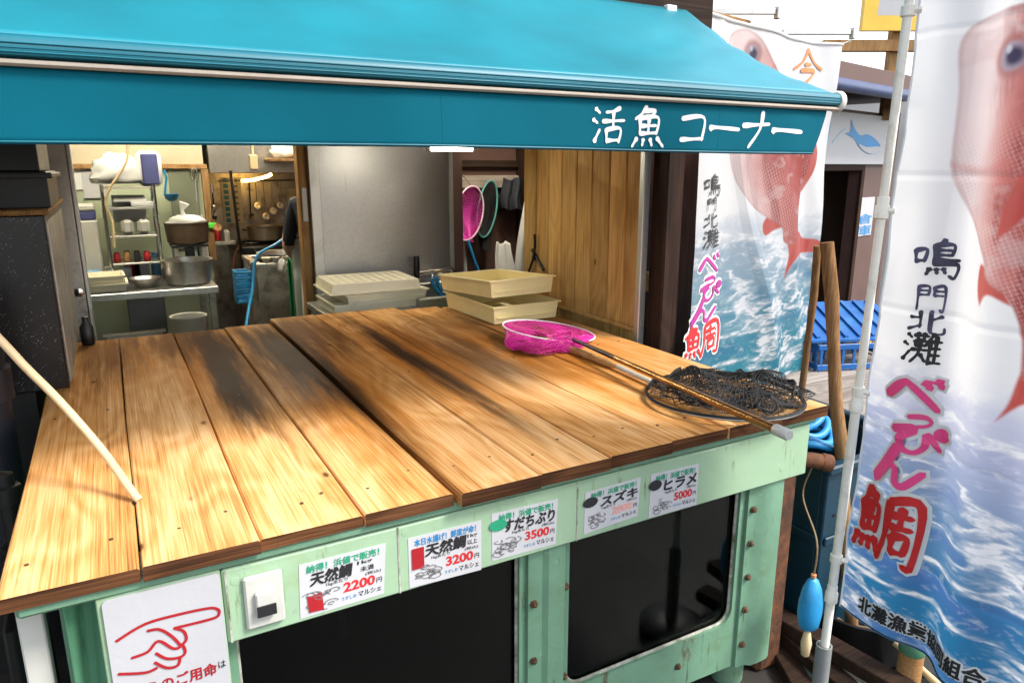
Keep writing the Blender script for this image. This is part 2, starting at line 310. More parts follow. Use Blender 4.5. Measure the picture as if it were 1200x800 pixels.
M['kwood'] = woodmat('kitchen trim', (.42, .26, .12), (.3, .17, .07), (.16, .08, .03), 'Z', .55, knots=False)
M['blue'] = pm('blue plastic', (.008, .10, .34), .38, var=.15, dirt=(.05, .2, .4), damt=.35)
M['tubblue'] = pm('blue tub', (.002, .030, .055), .45, var=.2, dirt=(.004, .02, .03), damt=.4, dscale=6)
M['bluerope'] = pm('blue hose', (.02, .25, .55), .42, var=.15)
M['floatblue'] = pm('blue float', (.02, .26, .55), .35, var=.12, dirt=(.03, .14, .25), damt=.38, dscale=20)
M['pvc'] = pm('cream pvc pole', (.80, .78, .70), .35, var=.05, dirt=(.5, .46, .36), damt=.36, dscale=14)
M['greypvc'] = pm('grey pvc', (.20, .21, .21), .5, var=.15)
M['navy'] = pm('navy pvc', (.008, .010, .018), .35, var=.2)
M['hose'] = pm('beige hose', (.66, .50, .29), .42, var=.08, dirt=(.45, .3, .14), damt=.34, dscale=14)
M['rope'] = pm('rope', (.22, .15, .08), .8, var=.3)
M['bag'] = pm('white polythene', (.78, .78, .76), .35, var=.05, bump=.1, bscale=30)
M['navytowel'] = clothmat('navy towel', (.06, .07, .20), 0, .25)
M['bluecloth'] = clothmat('light blue cloth', (.18, .42, .66), 0, .2)
M['jacket'] = clothmat('pale jacket cloth', (.60, .62, .62), 0, .1)
M['darkcloth'] = clothmat('dark cloth', (.007, .010, .018), 0, .3)
M['greentarp'] = clothmat('green tarpaulin', (.065, .20, .11), 0, .25, 400.)
M['brown'] = pm('brown fascia', (.10, .052, .043), .6, var=.15)
M['whitewall'] = pm('white painted wall', (.78, .77, .75), .6, var=.05)
M['yellow'] = pm('yellow sign paint', (.75, .50, .06), .45, var=.06)
M['skin'] = pm('skin', (.55, .33, .24), .5, var=.05)
M['paleapron'] = pm('pale rubber apron', (.62, .65, .60), .4, var=.06)
M['greenapron'] = pm('green rubber', (.03, .35, .12), .45)
M['tubelamp'] = emitmat('fluorescent tube', (1, .92, .74), 66.)
M['striplamp'] = emitmat('sink strip lamp', (1, .92, .74), 22.)
# the awning canvas and speckled stone
M['canvas'] = clothmat('teal canvas with painted top light', (.0, .215, .29), .12, .16, 700., .5)  # same teal as the valance, lightened to paint in the light on top
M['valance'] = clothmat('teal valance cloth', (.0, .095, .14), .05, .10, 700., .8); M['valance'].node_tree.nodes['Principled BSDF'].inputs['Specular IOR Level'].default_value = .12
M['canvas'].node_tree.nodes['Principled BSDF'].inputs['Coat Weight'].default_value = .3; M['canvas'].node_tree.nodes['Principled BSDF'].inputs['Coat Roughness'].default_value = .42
m, n, l, b = newmat('speckled black stone'); M['speckle'] = m
g = N(n, 'ShaderNodeNewGeometry'); vo = N(n, 'ShaderNodeTexVoronoi', i_Scale=150.); l.new(g.outputs['Position'], vo.inputs[0])
kr = ramp(n, [(.10, (.45, .45, .46)), (.2, (.006, .006, .007))]); l.new(vo.outputs[0], kr.inputs[0]); n2 = N(n, 'ShaderNodeTexNoise', i_Scale=30.); l.new(g.outputs['Position'], n2.inputs[0])
mx = N(n, 'ShaderNodeMix', data_type='RGBA'); r2 = ramp(n, [(.45, (0, 0, 0)), (.6, (1, 1, 1))]); l.new(n2.outputs[0], r2.inputs[0]); l.new(r2.outputs[0], mx.inputs[0]); mx.inputs[6].default_value = (.006, .006, .007, 1); l.new(kr.outputs[0], mx.inputs[7]); l.new(mx.outputs[2], b.inputs['Base Color']); b.inputs['Roughness'].default_value = .3

# ------------------------------------------------------------------ lettering
def text2d(s, size=1., offset=0., shear=0.):
    cu = bpy.data.curves.new('t', 'FONT'); cu.body = s; cu.size = size; cu.offset = offset; cu.shear = shear; cu.resolution_u = 3; cu.dimensions = '2D'; cu.fill_mode = 'FRONT'
    o = bpy.data.objects.new('t', cu); COL.objects.link(o); dg = bpy.context.evaluated_depsgraph_get(); dg.update()
    e = o.evaluated_get(dg); me = e.to_mesh(); vs = [(v.co.x, v.co.y) for v in me.vertices]; fs = [tuple(p.vertices) for p in me.polygons]
    e.to_mesh_clear(); bpy.data.objects.remove(o); bpy.data.curves.remove(cu); return vs, fs
def put_text(mb, s, fn, x0, y0, x1, y1, offset=0., mi=0, keep=False, shear=0., bold=0.):
    """fits the string into the box x0..x1, y0..y1 of a flat chart; fn maps chart to space (y up)"""
    cjk = any(ord(c) > 255 for c in s)            # offset outlines break dense characters: thicken those by repeated shifted prints
    if cjk and not bold: bold = offset*.5
    vs, fs = text2d(s, 1., 0. if cjk else offset, shear)
    if not vs: return
    a = np.array(vs); lo, hi = a.min(0), a.max(0); sx = (x1-x0)/max(hi[0]-lo[0], 1e-6); sy = (y1-y0)/max(hi[1]-lo[1], 1e-6)
    if keep: sx = sy = min(sx, sy)
    for q, (dx, dy) in enumerate([(0, 0)]+([(bold*math.cos(k*math.pi/4), bold*math.sin(k*math.pi/4)) for k in range(8)] if bold else [])):
        mb.add([fn(x0+(x+dx-lo[0])*sx, y0+(y+dy-lo[1])*sy)+Vector((0, -.00002*q, 0)) for x, y in vs], fs, mi)
def brush(mb, strokes, fn, ox, oy, sx, sy, w, grow=0., mi=0, lift=0., flow=True):
    """brush strokes in a unit box, y down, thick in the middle, turned into ribbons; fn(x, y, lift)"""
    for si, s in enumerate(strokes):
        p = [Vector((q[0]*sx, q[1]*sy)) for q in s]; pts = []
        for i in range(len(p)-1):
            a, b_, c, d = p[max(i-1, 0)], p[i], p[i+1], p[min(i+2, len(p)-1)]
            for k in range(5):
                t = k/5; pts.append(.5*((2*b_)+(c-a)*t+(2*a-5*b_+4*c-d)*t*t+(3*b_-a-3*c+d)*t**3))
        pts.append(p[-1]); n_ = len(pts); L = []; Rr = []
        for i, q in enumerate(pts):
            tn = (pts[min(i+1, n_-1)]-pts[max(i-1, 0)]); tn = tn.normalized() if tn.length > 1e-9 else Vector((1, 0)); nn = Vector((-tn.y, tn.x)); f = i/(n_-1)
            ww = (w*(.78+.38*math.cos(f*math.pi*1.0)*(.6)+.16*math.sin(f*9)) if flow else w)*.5+grow
            L.append(q+nn*ww); Rr.append(q-nn*ww)
        e0 = (pts[0]-pts[1]).normalized()*(w*.3+grow); e1 = (pts[-1]-pts[-2]).normalized()*(w*.3+grow)
        ring = [pts[0]+e0]+L+[pts[-1]+e1]+Rr[::-1]; lf = lift+si*.00012
        vs = [fn(ox+q.x, oy-q.y, lf) for q in L]+[fn(ox+q.x, oy-q.y, lf) for q in Rr]+[fn(ox+(pts[0]+e0).x, oy-(pts[0]+e0).y, lf), fn(ox+(pts[-1]+e1).x, oy-(pts[-1]+e1).y, lf)]
        fs = [(i, i+1, n_+i+1, n_+i) for i in range(n_-1)]+[(2*n_, 0, n_), (n_-1, 2*n_+1, 2*n_-1)]
        mb.add(vs, fs, mi)
def circ(x, y, r): return [(x+r*math.cos(t*math.pi/4), y+r*math.sin(t*math.pi/4)) for t in range(9)]
UO = lambda x0, x1: (lambda l: [[(x0+(x1-x0)*a, b_) for a, b_ in s] for s in l])([[(.42, .04), (.3, .2), (.14, .32)], [(.38, .14), (.66, .12), (.55, .25)], [(.26, .3), (.28, .66)], [(.26, .3), (.74, .27), (.72, .64)], [(.3, .47), (.7, .45)], [(.5, .29), (.5, .63)], [(.29, .64), (.72, .61)], [(.2, .74), (.08, .93)], [(.38, .76), (.36, .9)], [(.56, .75), (.62, .9)], [(.74, .72), (.92, .92)]])
SAN = [[(.12, .12), (.24, .22)], [(.05, .38), (.17, .46)], [(.08, .92), (.14, .8), (.24, .62)]]
G = {'活': SAN+[[(.82, .08), (.62, .17), (.42, .2)], [(.32, .42), (.95, .38)], [(.63, .17), (.63, .58)], [(.43, .6), (.45, .93)], [(.43, .62), (.84, .58), (.8, .92)], [(.46, .88), (.82, .86)]],
 '魚': UO(0, 1), 'コ': [[(.12, .25), (.8, .2), (.75, .82)], [(.1, .82), (.78, .78)]], 'ー': [[(.03, .5), (.2, .46), (.97, .5)]], 'ナ': [[(.04, .42), (.80, .36)], [(.58, .05), (.54, .5), (.25, .98)]],
 'べ': [[(.05, .7), (.3, .3), (.42, .28), (.92, .9)], [(.68, .18), (.75, .34)], [(.86, .1), (.93, .26)]], 'っ': [[(.12, .42), (.6, .32), (.82, .5), (.7, .74), (.38, .86)]],
 'ぴ': [[(.03, .3), (.42, .2), (.2, .5), (.28, .82), (.5, .86), (.66, .62), (.66, .3), (.92, .66)], circ(.9, .2, .09)], 'ん': [[(.5, .06), (.3, .5), (.06, .94), (.34, .54), (.5, .58), (.52, .86), (.68, .92), (.97, .55)]],
 '鯛': UO(0, .5)+[[(.56, .12), (.54, .6), (.46, .97)], [(.56, .12), (.96, .09), (.96, .9), (.86, .93)], [(.63, .29), (.88, .27)], [(.75, .17), (.75, .44)], [(.62, .45), (.89, .43)], [(.66, .57), (.67, .8)], [(.66, .57), (.86, .55), (.84, .78)], [(.67, .78), (.85, .77)]],
 '鳴': [[(.06, .3), (.09, .62)], [(.06, .32), (.3, .28), (.27, .58)], [(.09, .58), (.28, .55)], [(.62, .02), (.5, .14)], [(.46, .14), (.46, .62)], [(.46, .16), (.8, .14), (.78, .4)], [(.47, .28), (.76, .27)], [(.47, .4), (.76, .39)], [(.46, .52), (.97, .5)], [(.46, .63), (.94, .61), (.9, .94), (.78, .9)], [(.4, .74), (.34, .9)], [(.52, .74), (.54, .86)], [(.65, .72), (.7, .84)]],
 '門': [[(.12, .1), (.12, .97)], [(.12, .12), (.42, .1), (.42, .42)], [(.12, .26), (.4, .25)], [(.12, .42), (.42, .4)], [(.58, .1), (.58, .42)], [(.58, .12), (.88, .1), (.9, .94), (.8, .9)], [(.6, .25), (.86, .24)], [(.58, .41), (.86, .4)]],
 '北': [[(.35, .1), (.35, .72)], [(.08, .36), (.35, .34)], [(.05, .82), (.38, .62)], [(.88, .22), (.62, .4)], [(.6, .06), (.6, .75), (.7, .9), (.93, .86), (.94, .66)]],
 '灘': SAN+[[(.3, .14), (.64, .13)], [(.4, .05), (.4, .24)], [(.54, .05), (.54, .24)], [(.34, .3), (.36, .45)], [(.34, .31), (.61, .29), (.59, .44)], [(.36, .44), (.6, .42)], [(.28, .57), (.66, .55)], [(.47, .24), (.46, .66), (.3, .96)], [(.5, .68), (.64, .9)], [(.78, .03), (.66, .28)], [(.71, .22), (.71, .97)], [(.71, .28), (.97, .26)], [(.71, .48), (.95, .46)], [(.71, .68), (.95, .66)], [(.71, .91), (.99, .89)], [(.85, .1), (.85, .88)]],
 '今': [[(.5, .03), (.3, .4), (.04, .64)], [(.5, .06), (.7, .35), (.98, .58)], [(.38, .48), (.62, .46)], [(.25, .66), (.74, .63), (.62, .82), (.42, .99)]]}

# ------------------------------------------------------------------ ground and building shell
g_ = MB(); g_.grid(lambda a, b_: (-600+1200*a, -600+1200*b_, 0), 8, 8); tag(g_.build('ground', M['concrete']), kind='structure')
kf = MB().box((-2.2, 3.3, 0), (2.75, 7.2, .012)); tag(kf.build('kitchen_floor', M['kfloor']), kind='structure')

bld = thing('fish_shop_building', (.5, 4.5, 0), 'dark timber fish shop open at the front behind the plank covered tank', 'building')
ZT = 2.5
MB().box((-2.3, 2.12, ZT), (1.95, 7.2, ZT+.08)).build('ceiling', M['cream'], bld)
MB().box((1.951, 2.6, 2.10), (2.85, 7.2, 2.16)).build('store_ceiling', M['cream'], bld)
MB().box((-2.3, 1.9, 0), (-2.2, 7.2, ZT)).build('side_wall', M['boardgreen'], bld)
MB().box((-2.2, 7.1, .012), (2.75, 7.2, ZT)).build('stove_wall', M['steeldull'], bld)
MB().box((2.75, 2.75, 0), (2.85, 7.2, 2.099)).build('side_wall', M['darkwood'], bld)
MB().box((-2.2, 5.95, .012), (.66, 6.05, ZT)).build('kitchen_wall', M['palegreen'], bld)
MB().box((.60, 6.05, .012), (.66, 7.1, ZT)).build('return_wall', M['cream'], bld)
MB().box((1.9, 4.9, .012), (2.75, 5.0, 2.099)).build('store_wall', M['brown'], bld)
MB().box((1.82, 4.05, .012), (1.9, 7.1, ZT)).build('divider_wall', M['brown'], bld)
# cream header and olive board on the kitchen wall
MB().box((-1.0, 5.925, Py(120, 192, 5.93).z), (.66, 5.948, 2.3)).build('header_panel', M['cream'], bld)
a, b2 = Py(196, 196, 5.93), Py(240, 300, 5.93)
MB().box((a.x, 5.935, 1.0), (b2.x, 5.948, a.z)).build('notice_board', M['boardgreen'], bld)
zz = Py(160, 193, 5.92).z; MB().box((-.6, 5.905, zz-.03), (.68, 5.947, zz+.004), .004).build('trim', M['kwood'], bld)
xx = Py(243, 240, 5.9).x; MB().box((xx-.02, 5.905, .9), (xx+.03, 5.947, zz-.032), .004).build('trim', M['kwood'], bld)
# front: boards above the awning and the corner post
for i in range(4): MB().box((-1.6+i*.9, 2.10, 1.98), (-1.6+i*.9+.896, 2.125, ZT+.3), .003).build('board', M['darkwoodx'], bld)
MB().box((1.865, 2.15, 0), (1.95, 2.24, ZT+.3), .006).build('corner_post', M['darkwood'], bld)
MB().box((1.83, 2.245, 0), (1.862, 2.275, ZT), .003).build('door_track', M['alu'], bld)
MB().box((1.953, 2.62, 0), (2.85, 2.749, 2.099)).build('store_front', M['darkwood'], bld)
MB().box((1.6, 2.055, 1.99), (1.9, 2.097, 2.06), .004).build('bracket', M['greywood'], bld)
a = Py(782, 22, 2.1); MB().box((a.x-.022, 2.075, a.z-.05), (a.x+.022, 2.0985, a.z+.04), .003).build('bracket', M['whitewall'], bld)
MB().tube([(1.968, 2.2, .3), (1.968, 2.2, ZT+.3)], .010, 8).build('drain_rod', M['alu'], bld, 40)
# kitchen ceiling tubes
def tube_lamp(c, L, ax, label, r=.016, mat='tubelamp', hang=0):
    t = thing('fluorescent_lamp', (c[0], c[1], c[2]), label, 'lamp'); d = Vector((L/2, 0, 0)) if ax == 'x' else Vector((0, L/2, 0)); c = Vector(c)
    e = Vector((.03, .03, 0)); MB().box(c-d-e+Vector((0, 0, .03)), c+d+e+Vector((0, 0, .08)), .006).build('housing', M['whitepl'], t)
    MB().tube([c-d*.95, c+d*.95], r, 10).build('tube', M[mat], t, 40)
    for s_ in (-1, 1): MB().box(c+d*s_*.97-Vector((.012, .012, .015)), c+d*s_*.97+Vector((.012, .012, .03)), .002).build('socket', M['whitepl'], t)
    if hang: MB().tube([c-d*.6+Vector((0, 0, .08)), c-d*.6+Vector((0, 0, hang))], .003, 5).tube([c+d*.6+Vector((0, 0, .08)), c+d*.6+Vector((0, 0, hang))], .003, 5).build('hanger', M['alu'], t)
tube_lamp((.15, 4.9, ZT-.08), 1.1, 'x', 'lit fluorescent tube on the kitchen ceiling over the work table')
tube_lamp((1.2, 5.7, ZT-.08), 1.1, 'y', 'lit fluorescent tube on the kitchen ceiling before the stove')
a, b2 = Py(500, 178.5, 3.15), Py(556, 178.5, 3.15)
tube_lamp(((a.x+b2.x)/2, 3.15, a.z+.018), (b2.x-a.x), 'x', 'short lit strip lamp hanging over the sink just under the awning', .012, 'striplamp', ZT-a.z-.012)
tube_lamp((2.3, 4.1, 2.02), .6, 'y', 'added unseen fluorescent tube brightening the net store')  # lamp added out of view to brighten the dark store

# ------------------------------------------------------------------ awning
AY, AX0, AX1 = 1.45, -1.3, 1.862
aw = thing('awning', (.5, 1.8, 1.7), 'teal canvas retractable awning with white brush lettering over the counter', 'awning')
def can(a, b_):
    x = AX0+(AX1-AX0)*a; y = 2.095+(AY+.012-2.095)*b_; z = 2.135+(1.806-2.135)*b_
    z -= .030*math.sin(b_*math.pi)*(1+.15*math.sin(x*2.1)); z += .009*mnoise.noise(Vector((x*2.2, b_*1.2, 0)))*math.sin(b_*math.pi)+.0035*mnoise.noise(Vector((x*5-b_*5, b_*3+x*2, 4)))*math.sin(b_*math.pi)**.5+.006*max(0, 1-(AX1-x)/.6)*math.sin((x*.8+b_*1.0)*30)*b_*(1-b_)*2+.002*math.sin(x*14+b_*3)*math.sin(b_*math.pi)+.004*math.sin((x*1.6+b_*2.4)*5)*b_*(1-b_)*2
    return (x, y, z)
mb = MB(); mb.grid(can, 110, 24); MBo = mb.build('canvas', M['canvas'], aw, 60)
MBo.modifiers.new('thick', 'SOLIDIFY').thickness = .0015
M['canvasroll'] = clothmat('teal canvas on the front bar', (.0, .12, .17), 0, .14, 700., .45)
prof = [(-.012, .012), (-.022, .006), (-.026, -.008), (-.022, -.020), (-.006, -.026), (.012, -.022), (.018, -.006), (.012, .008)]
mb = MB(); mb.prism([(AX0, AY+y, 1.790+z) for y, z in prof], (AX1-AX0, 0, 0)); mb.build('front_bar', M['canvasroll'], aw, 50)
for k, dz in enumerate((.0, -.0075, -.0135)): MB().tube([(AX0, AY-.0255+.001*k, 1.788+dz), (AX1-.006, AY-.0255+.001*k, 1.788+dz)], .0016, 5).build('fold', M['canvasroll'], aw)
mb = MB(); mb.box((AX0, AY-.022, 1.7535), (AX1+.004, AY+.002, 1.7640), .004); mb.build('rail', pm('dull grey beige rail', (.36, .31, .26), .45, .3, var=.12), aw)
mb = MB(); mb.lathe((AX1-.001, AY-.004, 1.780), [(.0, 0), (.026, 0), (.03, .006), (.03, .014), (.022, .02), (.0, .021)], 20, axis=(1, 0, 0)); mb.build('end_cap', M['pvc'], aw, 40)
zb = Py(500, 174.5, AY).z
VX1 = Py(950, 183, AY).x; VX2 = Py(966, 130, AY).x
def val(x, z):
    k = (1.757-z)/(1.757-zb)
    return Vector((x, AY-.008+.005*k*math.sin(x*5.3+.6)+.0022*k*math.sin(x*17)+.006*k*mnoise.noise(Vector((x*4, z*3, 1)))+.003*mnoise.noise(Vector((x*11, z*6, 7)))*k+.012*k*max(0, (x-1.70))/.15, z))
def valg(a, b_):
    xr = VX2+(VX1-VX2)*b_**1.3; x = AX0+(xr-AX0)*a; return val(x, 1.7565+(zb-1.7565)*b_+.003*math.sin(x*3)*b_)
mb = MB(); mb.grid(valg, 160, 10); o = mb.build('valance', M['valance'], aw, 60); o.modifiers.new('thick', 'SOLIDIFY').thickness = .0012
mb = MB(); mb.tube([val(AX0+(VX1-AX0)*i/60, zb+.004)+Vector((0, -.0012, .003*math.sin((AX0+(VX1-AX0)*i/60)*3))) for i in range(61)], .0018, 5); mb.build('hem', M['canvasroll'], aw)
for px in (515, 840): x = Py(px, 140, AY).x; MB().tube([val(x, zb+(1.755-zb)*i/10)+Vector((0, -.0006, 0)) for i in range(11)], .0012, 5).build('seam', M['valance'], aw)
fnv = lambda x, z, lf=0: val(x, z)+Vector((0, -.0025-lf, 0))
for ch, (u0, v0, u1, v1), wd in (('活', (693, 121, 733, 171), 6.2), ('魚', (740, 122, 781, 176), 6.2), ('コ', (796, 128, 830, 172), 6), ('ー', (832, 130, 866, 172), 7), ('ナ', (871, 128, 908, 174), 6), ('ー', (907, 132, 938, 176), 7)):
    a, b2 = Py(u0, v0, AY-.01), Py(u1, v1, AY-.01); k = (b2.x-a.x)/(u1-u0)
    mb = MB(); brush(mb, G[ch], fnv, a.x, a.z, b2.x-a.x, a.z-b2.z, wd*k*.62); mb.build('letter', M['letterwhite'], aw, fix=False)
# ------------------------------------------------------------------ live fish tank
FY = 1.312                                  # front face of the fascia
tank = thing('fish_tank', (.77, 2.3, 0), 'seafoam green live fish tank with two dark windows under plank lids', 'tank')
mb = MB()                                  # tub: side, back, floor, dark inside
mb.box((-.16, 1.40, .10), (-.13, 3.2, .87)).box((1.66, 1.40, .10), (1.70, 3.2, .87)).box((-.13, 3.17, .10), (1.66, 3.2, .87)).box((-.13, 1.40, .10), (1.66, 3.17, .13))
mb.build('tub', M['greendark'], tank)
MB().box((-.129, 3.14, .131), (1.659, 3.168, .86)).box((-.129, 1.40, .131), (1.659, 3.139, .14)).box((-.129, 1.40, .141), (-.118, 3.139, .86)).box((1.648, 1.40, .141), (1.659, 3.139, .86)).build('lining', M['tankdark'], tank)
MB().tube([(1.2, 2.2, .7), (1.2, 2.2, .16), (1.3, 2.0, .155)], .012, 8).tube([(.5, 2.0, .7), (.5, 2.0, .16)], .012, 8).build('air_pipe', M['greypvc'], tank, 40)
# rim the lids lie on
MB().box((-.21, 1.306, .872), (1.745, 1.42, .893), .006).box((-.21, 1.42, .872), (-.10, 3.24, .893), .004).box((1.64, 1.42, .872), (1.745, 3.24, .893), .004).box((-.10, 3.12, .872), (1.64, 3.24, .893), .004).box((.54, 1.42, .872), (.62, 3.12, .893)).build('rim', M['greendark'], tank)
# fascia
fa = MB().box((.107, FY, .712), (1.727, FY+.03, .868), .004); fascia = fa.build('fascia', M['green'], tank)
# frame around windows: plate with rounded openings
def rrect(x0, x1, z0, z1, r, n=6):
    p = []
    for cx, cz, a0 in ((x1-r, z1-r, 0), (x0+r, z1-r, 90), (x0+r, z0+r, 180), (x1-r, z0+r, 270)):
        for k in range(n+1): a_ = R(a0+90*k/n); p.append((cx+r*math.cos(a_), cz+r*math.sin(a_)))
    return p
W = [(.125, .770, .215, .80), (.915, 1.506, .258, .80)]
def plate(x0, x1, z0, z1, win, y0, y1):
    mb = MB(); outer = []; inner = rrect(*win, .05, 6)
    cx, cz = (win[0]+win[1])/2, (win[2]+win[3])/2
    for (x, z) in inner:                   # project each inner point to the outer rectangle
        dx, dz = x-cx, z-cz; t = min(((x1-cx) if dx > 0 else (x0-cx))/dx if abs(dx) > 1e-6 else 9e9, ((z1-cz) if dz > 0 else (z0-cz))/dz if abs(dz) > 1e-6 else 9e9); outer.append((cx+dx*t, cz+dz*t))
    n_ = len(inner); vs = [(x, y0, z) for x, z in outer]+[(x, y0, z) for x, z in inner]+[(x, y1, z) for x, z in inner]+[(x, y1, z) for x, z in outer]
    fs = []
    for i in range(n_):
        j = (i+1) % n_; fs += [(i, j, n_+j, n_+i), (n_+i, n_+j, 2*n_+j, 2*n_+i), (2*n_+i, 2*n_+j, 3*n_+j, 3*n_+i), (3*n_+i, 3*n_+j, j, i)]
    # corner fillers
    mb.add(vs, fs); return mb
PY = 1.352
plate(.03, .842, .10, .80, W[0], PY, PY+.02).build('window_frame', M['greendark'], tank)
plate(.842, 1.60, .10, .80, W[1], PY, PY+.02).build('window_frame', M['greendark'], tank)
for wi in W:
    pn = MB().box((wi[0]-.01, PY+.021, wi[2]-.01), (wi[1]+.01, PY+.031, wi[3]), 0).build('window_pane', M['pane'], tank)
    rr = rrect(wi[0], wi[1], wi[2], wi[3], .05); MB().tube([(x, PY+.014, z) for x, z in rr], .0055, 6, closed=True).build('gasket', M['gasket'], pn, 40)
# middle pillar: two moulded ribs and a valley; right hand flange
def pillar(xs, z0, z1, name, mat):
    mb = MB(); n_ = len(xs); vs = [(x, y, z0) for x, y in xs]+[(x, y, z1) for x, y in xs]
    mb.add(vs, [(i, i+1, n_+i+1, n_+i) for i in range(n_-1)]+[tuple(range(n_))[::-1], tuple(range(n_, 2*n_))]); return mb.build(name, M[mat], tank, 35)
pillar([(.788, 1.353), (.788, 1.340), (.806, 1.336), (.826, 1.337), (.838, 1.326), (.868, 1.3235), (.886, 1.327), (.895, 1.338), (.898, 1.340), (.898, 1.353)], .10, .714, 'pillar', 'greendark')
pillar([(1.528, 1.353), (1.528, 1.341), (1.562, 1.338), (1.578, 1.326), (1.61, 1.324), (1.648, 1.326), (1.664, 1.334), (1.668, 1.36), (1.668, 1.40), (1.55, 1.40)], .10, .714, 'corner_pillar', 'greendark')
for x, z in ((.802, .56), (.802, .40), (.802, .24), (.893, .58), (.893, .32), (1.545, .63), (1.545, .52), (1.545, .41), (1.545, .30), (1.545, .18), (1.3, .185), (1.06, .185)):
    MB().lathe((x, 1.3515 if 1.0 < x < 1.4 else 1.3375, z), [(.011, 0), (.011, .003), (.007, .004), (.007, .009), (.003, .011), (0, .011)], 6, axis=(random.uniform(-.15, .15), -1, random.uniform(-.15, .15))).build('bolt', M['bolt'], tank)
for x in (.0, .8, 1.58): MB().lathe((x, 1.42, 0), [(.05, 0), (.052, .05), (.045, .0995)], 14).build('foot', M['greendark'], tank, 40)
for x in (.0, 1.58): MB().lathe((x, 3.1, 0), [(.05, 0), (.052, .05), (.045, .0995)], 14).build('foot', M['greendark'], tank, 40)
# rusty stand post and drain elbow at the right end
MB().box((1.672, 1.372, .0), (1.775, 1.45, .70), .012).build('rusty_post', M['rust'], tank)
a = Pf(938, 545, 2.0)
MB().tube([(1.745, 1.41, .69), (1.745, 1.405, .71), (1.76, 1.39, .725), (1.81, 1.355, .722), (1.86, 1.325, .712)], .024, 12).lathe((1.835, 1.342, .716), [(.027, 0), (.028, .008), (.026, .03)], 12, axis=(.75, -.5, -.1)).build('drain_elbow', M['rust'], tank, 40)
MB().box((1.70, 1.39, .701), (1.752, 1.45, .872), .008).build('stand_pipe', M['greendark'], tank)
# corrosion fillets along the fascia joints
for x in (.112, .452, .905): MB().box((x, FY-.0015, .714), (x+.0035, FY+.002, .866)).build('joint_seam', M['gasket'], fascia)
for x, z in ((.13, .84), (.14, .80), (.47, .852), (.70, .852), (.91, .855), (1.62, .75)): MB().lathe((x, FY+.0005, z), [(.009, 0), (.0085, .0012), (0, .0016)], 12, axis=(0, -1, 0)).build('screw_cover', M['green'], fascia)

# left end: white post and green tarpaulin
solid('support_post', MB().box((-.225, 1.40, 0), (-.185, 1.44, .8715), .003), M['whitepl'], 'slim white post under the left front corner of the plank lids', 'post')
def tarp(a, b_):
    x = -.150+.10*a; z = .866-.80*b_; return (x, 1.352+.030*math.sin(a*7.5+b_*1.3-.6)*(.5+.5*b_)+.008*math.sin(b_*9+a*3)+.004*math.sin(a*31+b_*12), z)
mb = MB(); mb.grid(tarp, 24, 40); o = solid('green_tarpaulin', mb, M['greentarp'], 'green tarpaulin hanging from the tank rim left of the hand sign', 'tarpaulin', smooth=70); o.modifiers.new('t', 'SOLIDIFY').thickness = .003

# ------------------------------------------------------------------ plank lids
left = thing('wooden_tank_cover', (.18, 2.28, .893), 'left wooden lid of four wide planks, with a hose hole', 'lid')
right = thing('wooden_tank_cover', (1.17, 2.28, .893), 'right wooden lid of six planks carrying the landing nets', 'lid')
def plank(x0, x1, y0, y1, z0, z1, par, seed):
    rnd = random.Random(seed); mb = MB(); n_ = 14; c = .0035; vs = []; fs = []
    sec = [(x0, z0), (x1, z0), (x1, z1-c), (x1-c, z1), (x0+c, z1), (x0, z1-c)]
    bow = rnd.uniform(-.002, .002); tw = rnd.uniform(-.0015, .0015)
    for j in range(n_+1):
        t = j/n_; y = y0+(y1-y0)*t
        for k, (x, z) in enumerate(sec):
            yy = y+(rnd.uniform(-.002, .002) if j in (0, n_) else 0)
            vs.append((x+(.0012*math.sin(t*9+seed+x*40) if k in (0, 5, 1, 2) else 0), yy, z+(bow*math.sin(t*math.pi)+tw*(t-.5)*(1 if x > (x0+x1)/2 else -1) if k > 1 else 0)))
    for j in range(n_):
        for k in range(6): fs.append((j*6+k, j*6+(k+1) % 6, (j+1)*6+(k+1) % 6, (j+1)*6+k))
    mb.add(vs, fs); mb.add([vs[k] for k in range(6)], [tuple(range(6))], 1); mb.add([vs[n_*6+k] for k in range(6)], [tuple(range(6))], 1)
    return mb.build('plank', [M['plank'], M['plank_edge']], par)
LX = [-.232, -.022, .180, .380, .576]
for i in range(4): plank(LX[i]+.0015, LX[i+1]-.0015, 1.295+(.004, 0, .006, .002)[i], 3.262-(.0, .006, .01, .0)[i], .894, T+(0, .001, -.001, .0015)[i], left, i+1)
RX = [.586, .786, .982, 1.180, 1.376, 1.572, 1.770]
for i in range(6): plank(RX[i]+.0014, RX[i+1]-.0014, 1.284+(-.006, 0, .004, .012, .008, .006)[i], (3.33, 3.325, 3.31, 3.25, 3.2, 3.15)[i], .8945, T+.006+(.001, 0, .001, -.001, .001, 0)[i], right, i+11)
# nail heads
nails = []
for i in range(4): nails += [(LX[i]+.04+.03*((i*7) % 3), y, T+.001, left) for y in (1.42, 2.25, 3.12)]+[(LX[i+1]-.045, y, T+.001, left) for y in (1.44, 2.3, 3.1)]
for i in range(6): nails += [(RX[i]+.045, y, T+.0065, right) for y in (1.40, 2.2, 3.05)]+[(RX[i+1]-.05, y, T+.0065, right) for y in (1.43, 2.24, 3.02)]
for x, y, z, p in nails: MB().lathe((x+random.uniform(-.006, .006), y+random.uniform(-.02, .02), z-.001), [(.0042, 0), (.004, .0016), (0, .002)], 8).build('nail_head', M['bolt'], p)
# hole with a dark ring where the hose enters
hx, hy = -.012, 1.585
MB().lathe((hx, hy, T-.004), [(.012, 0), (.0135, .0058), (.0095, .006), (.0095, 0)], 14).build('hose_hole', M['black'], left)

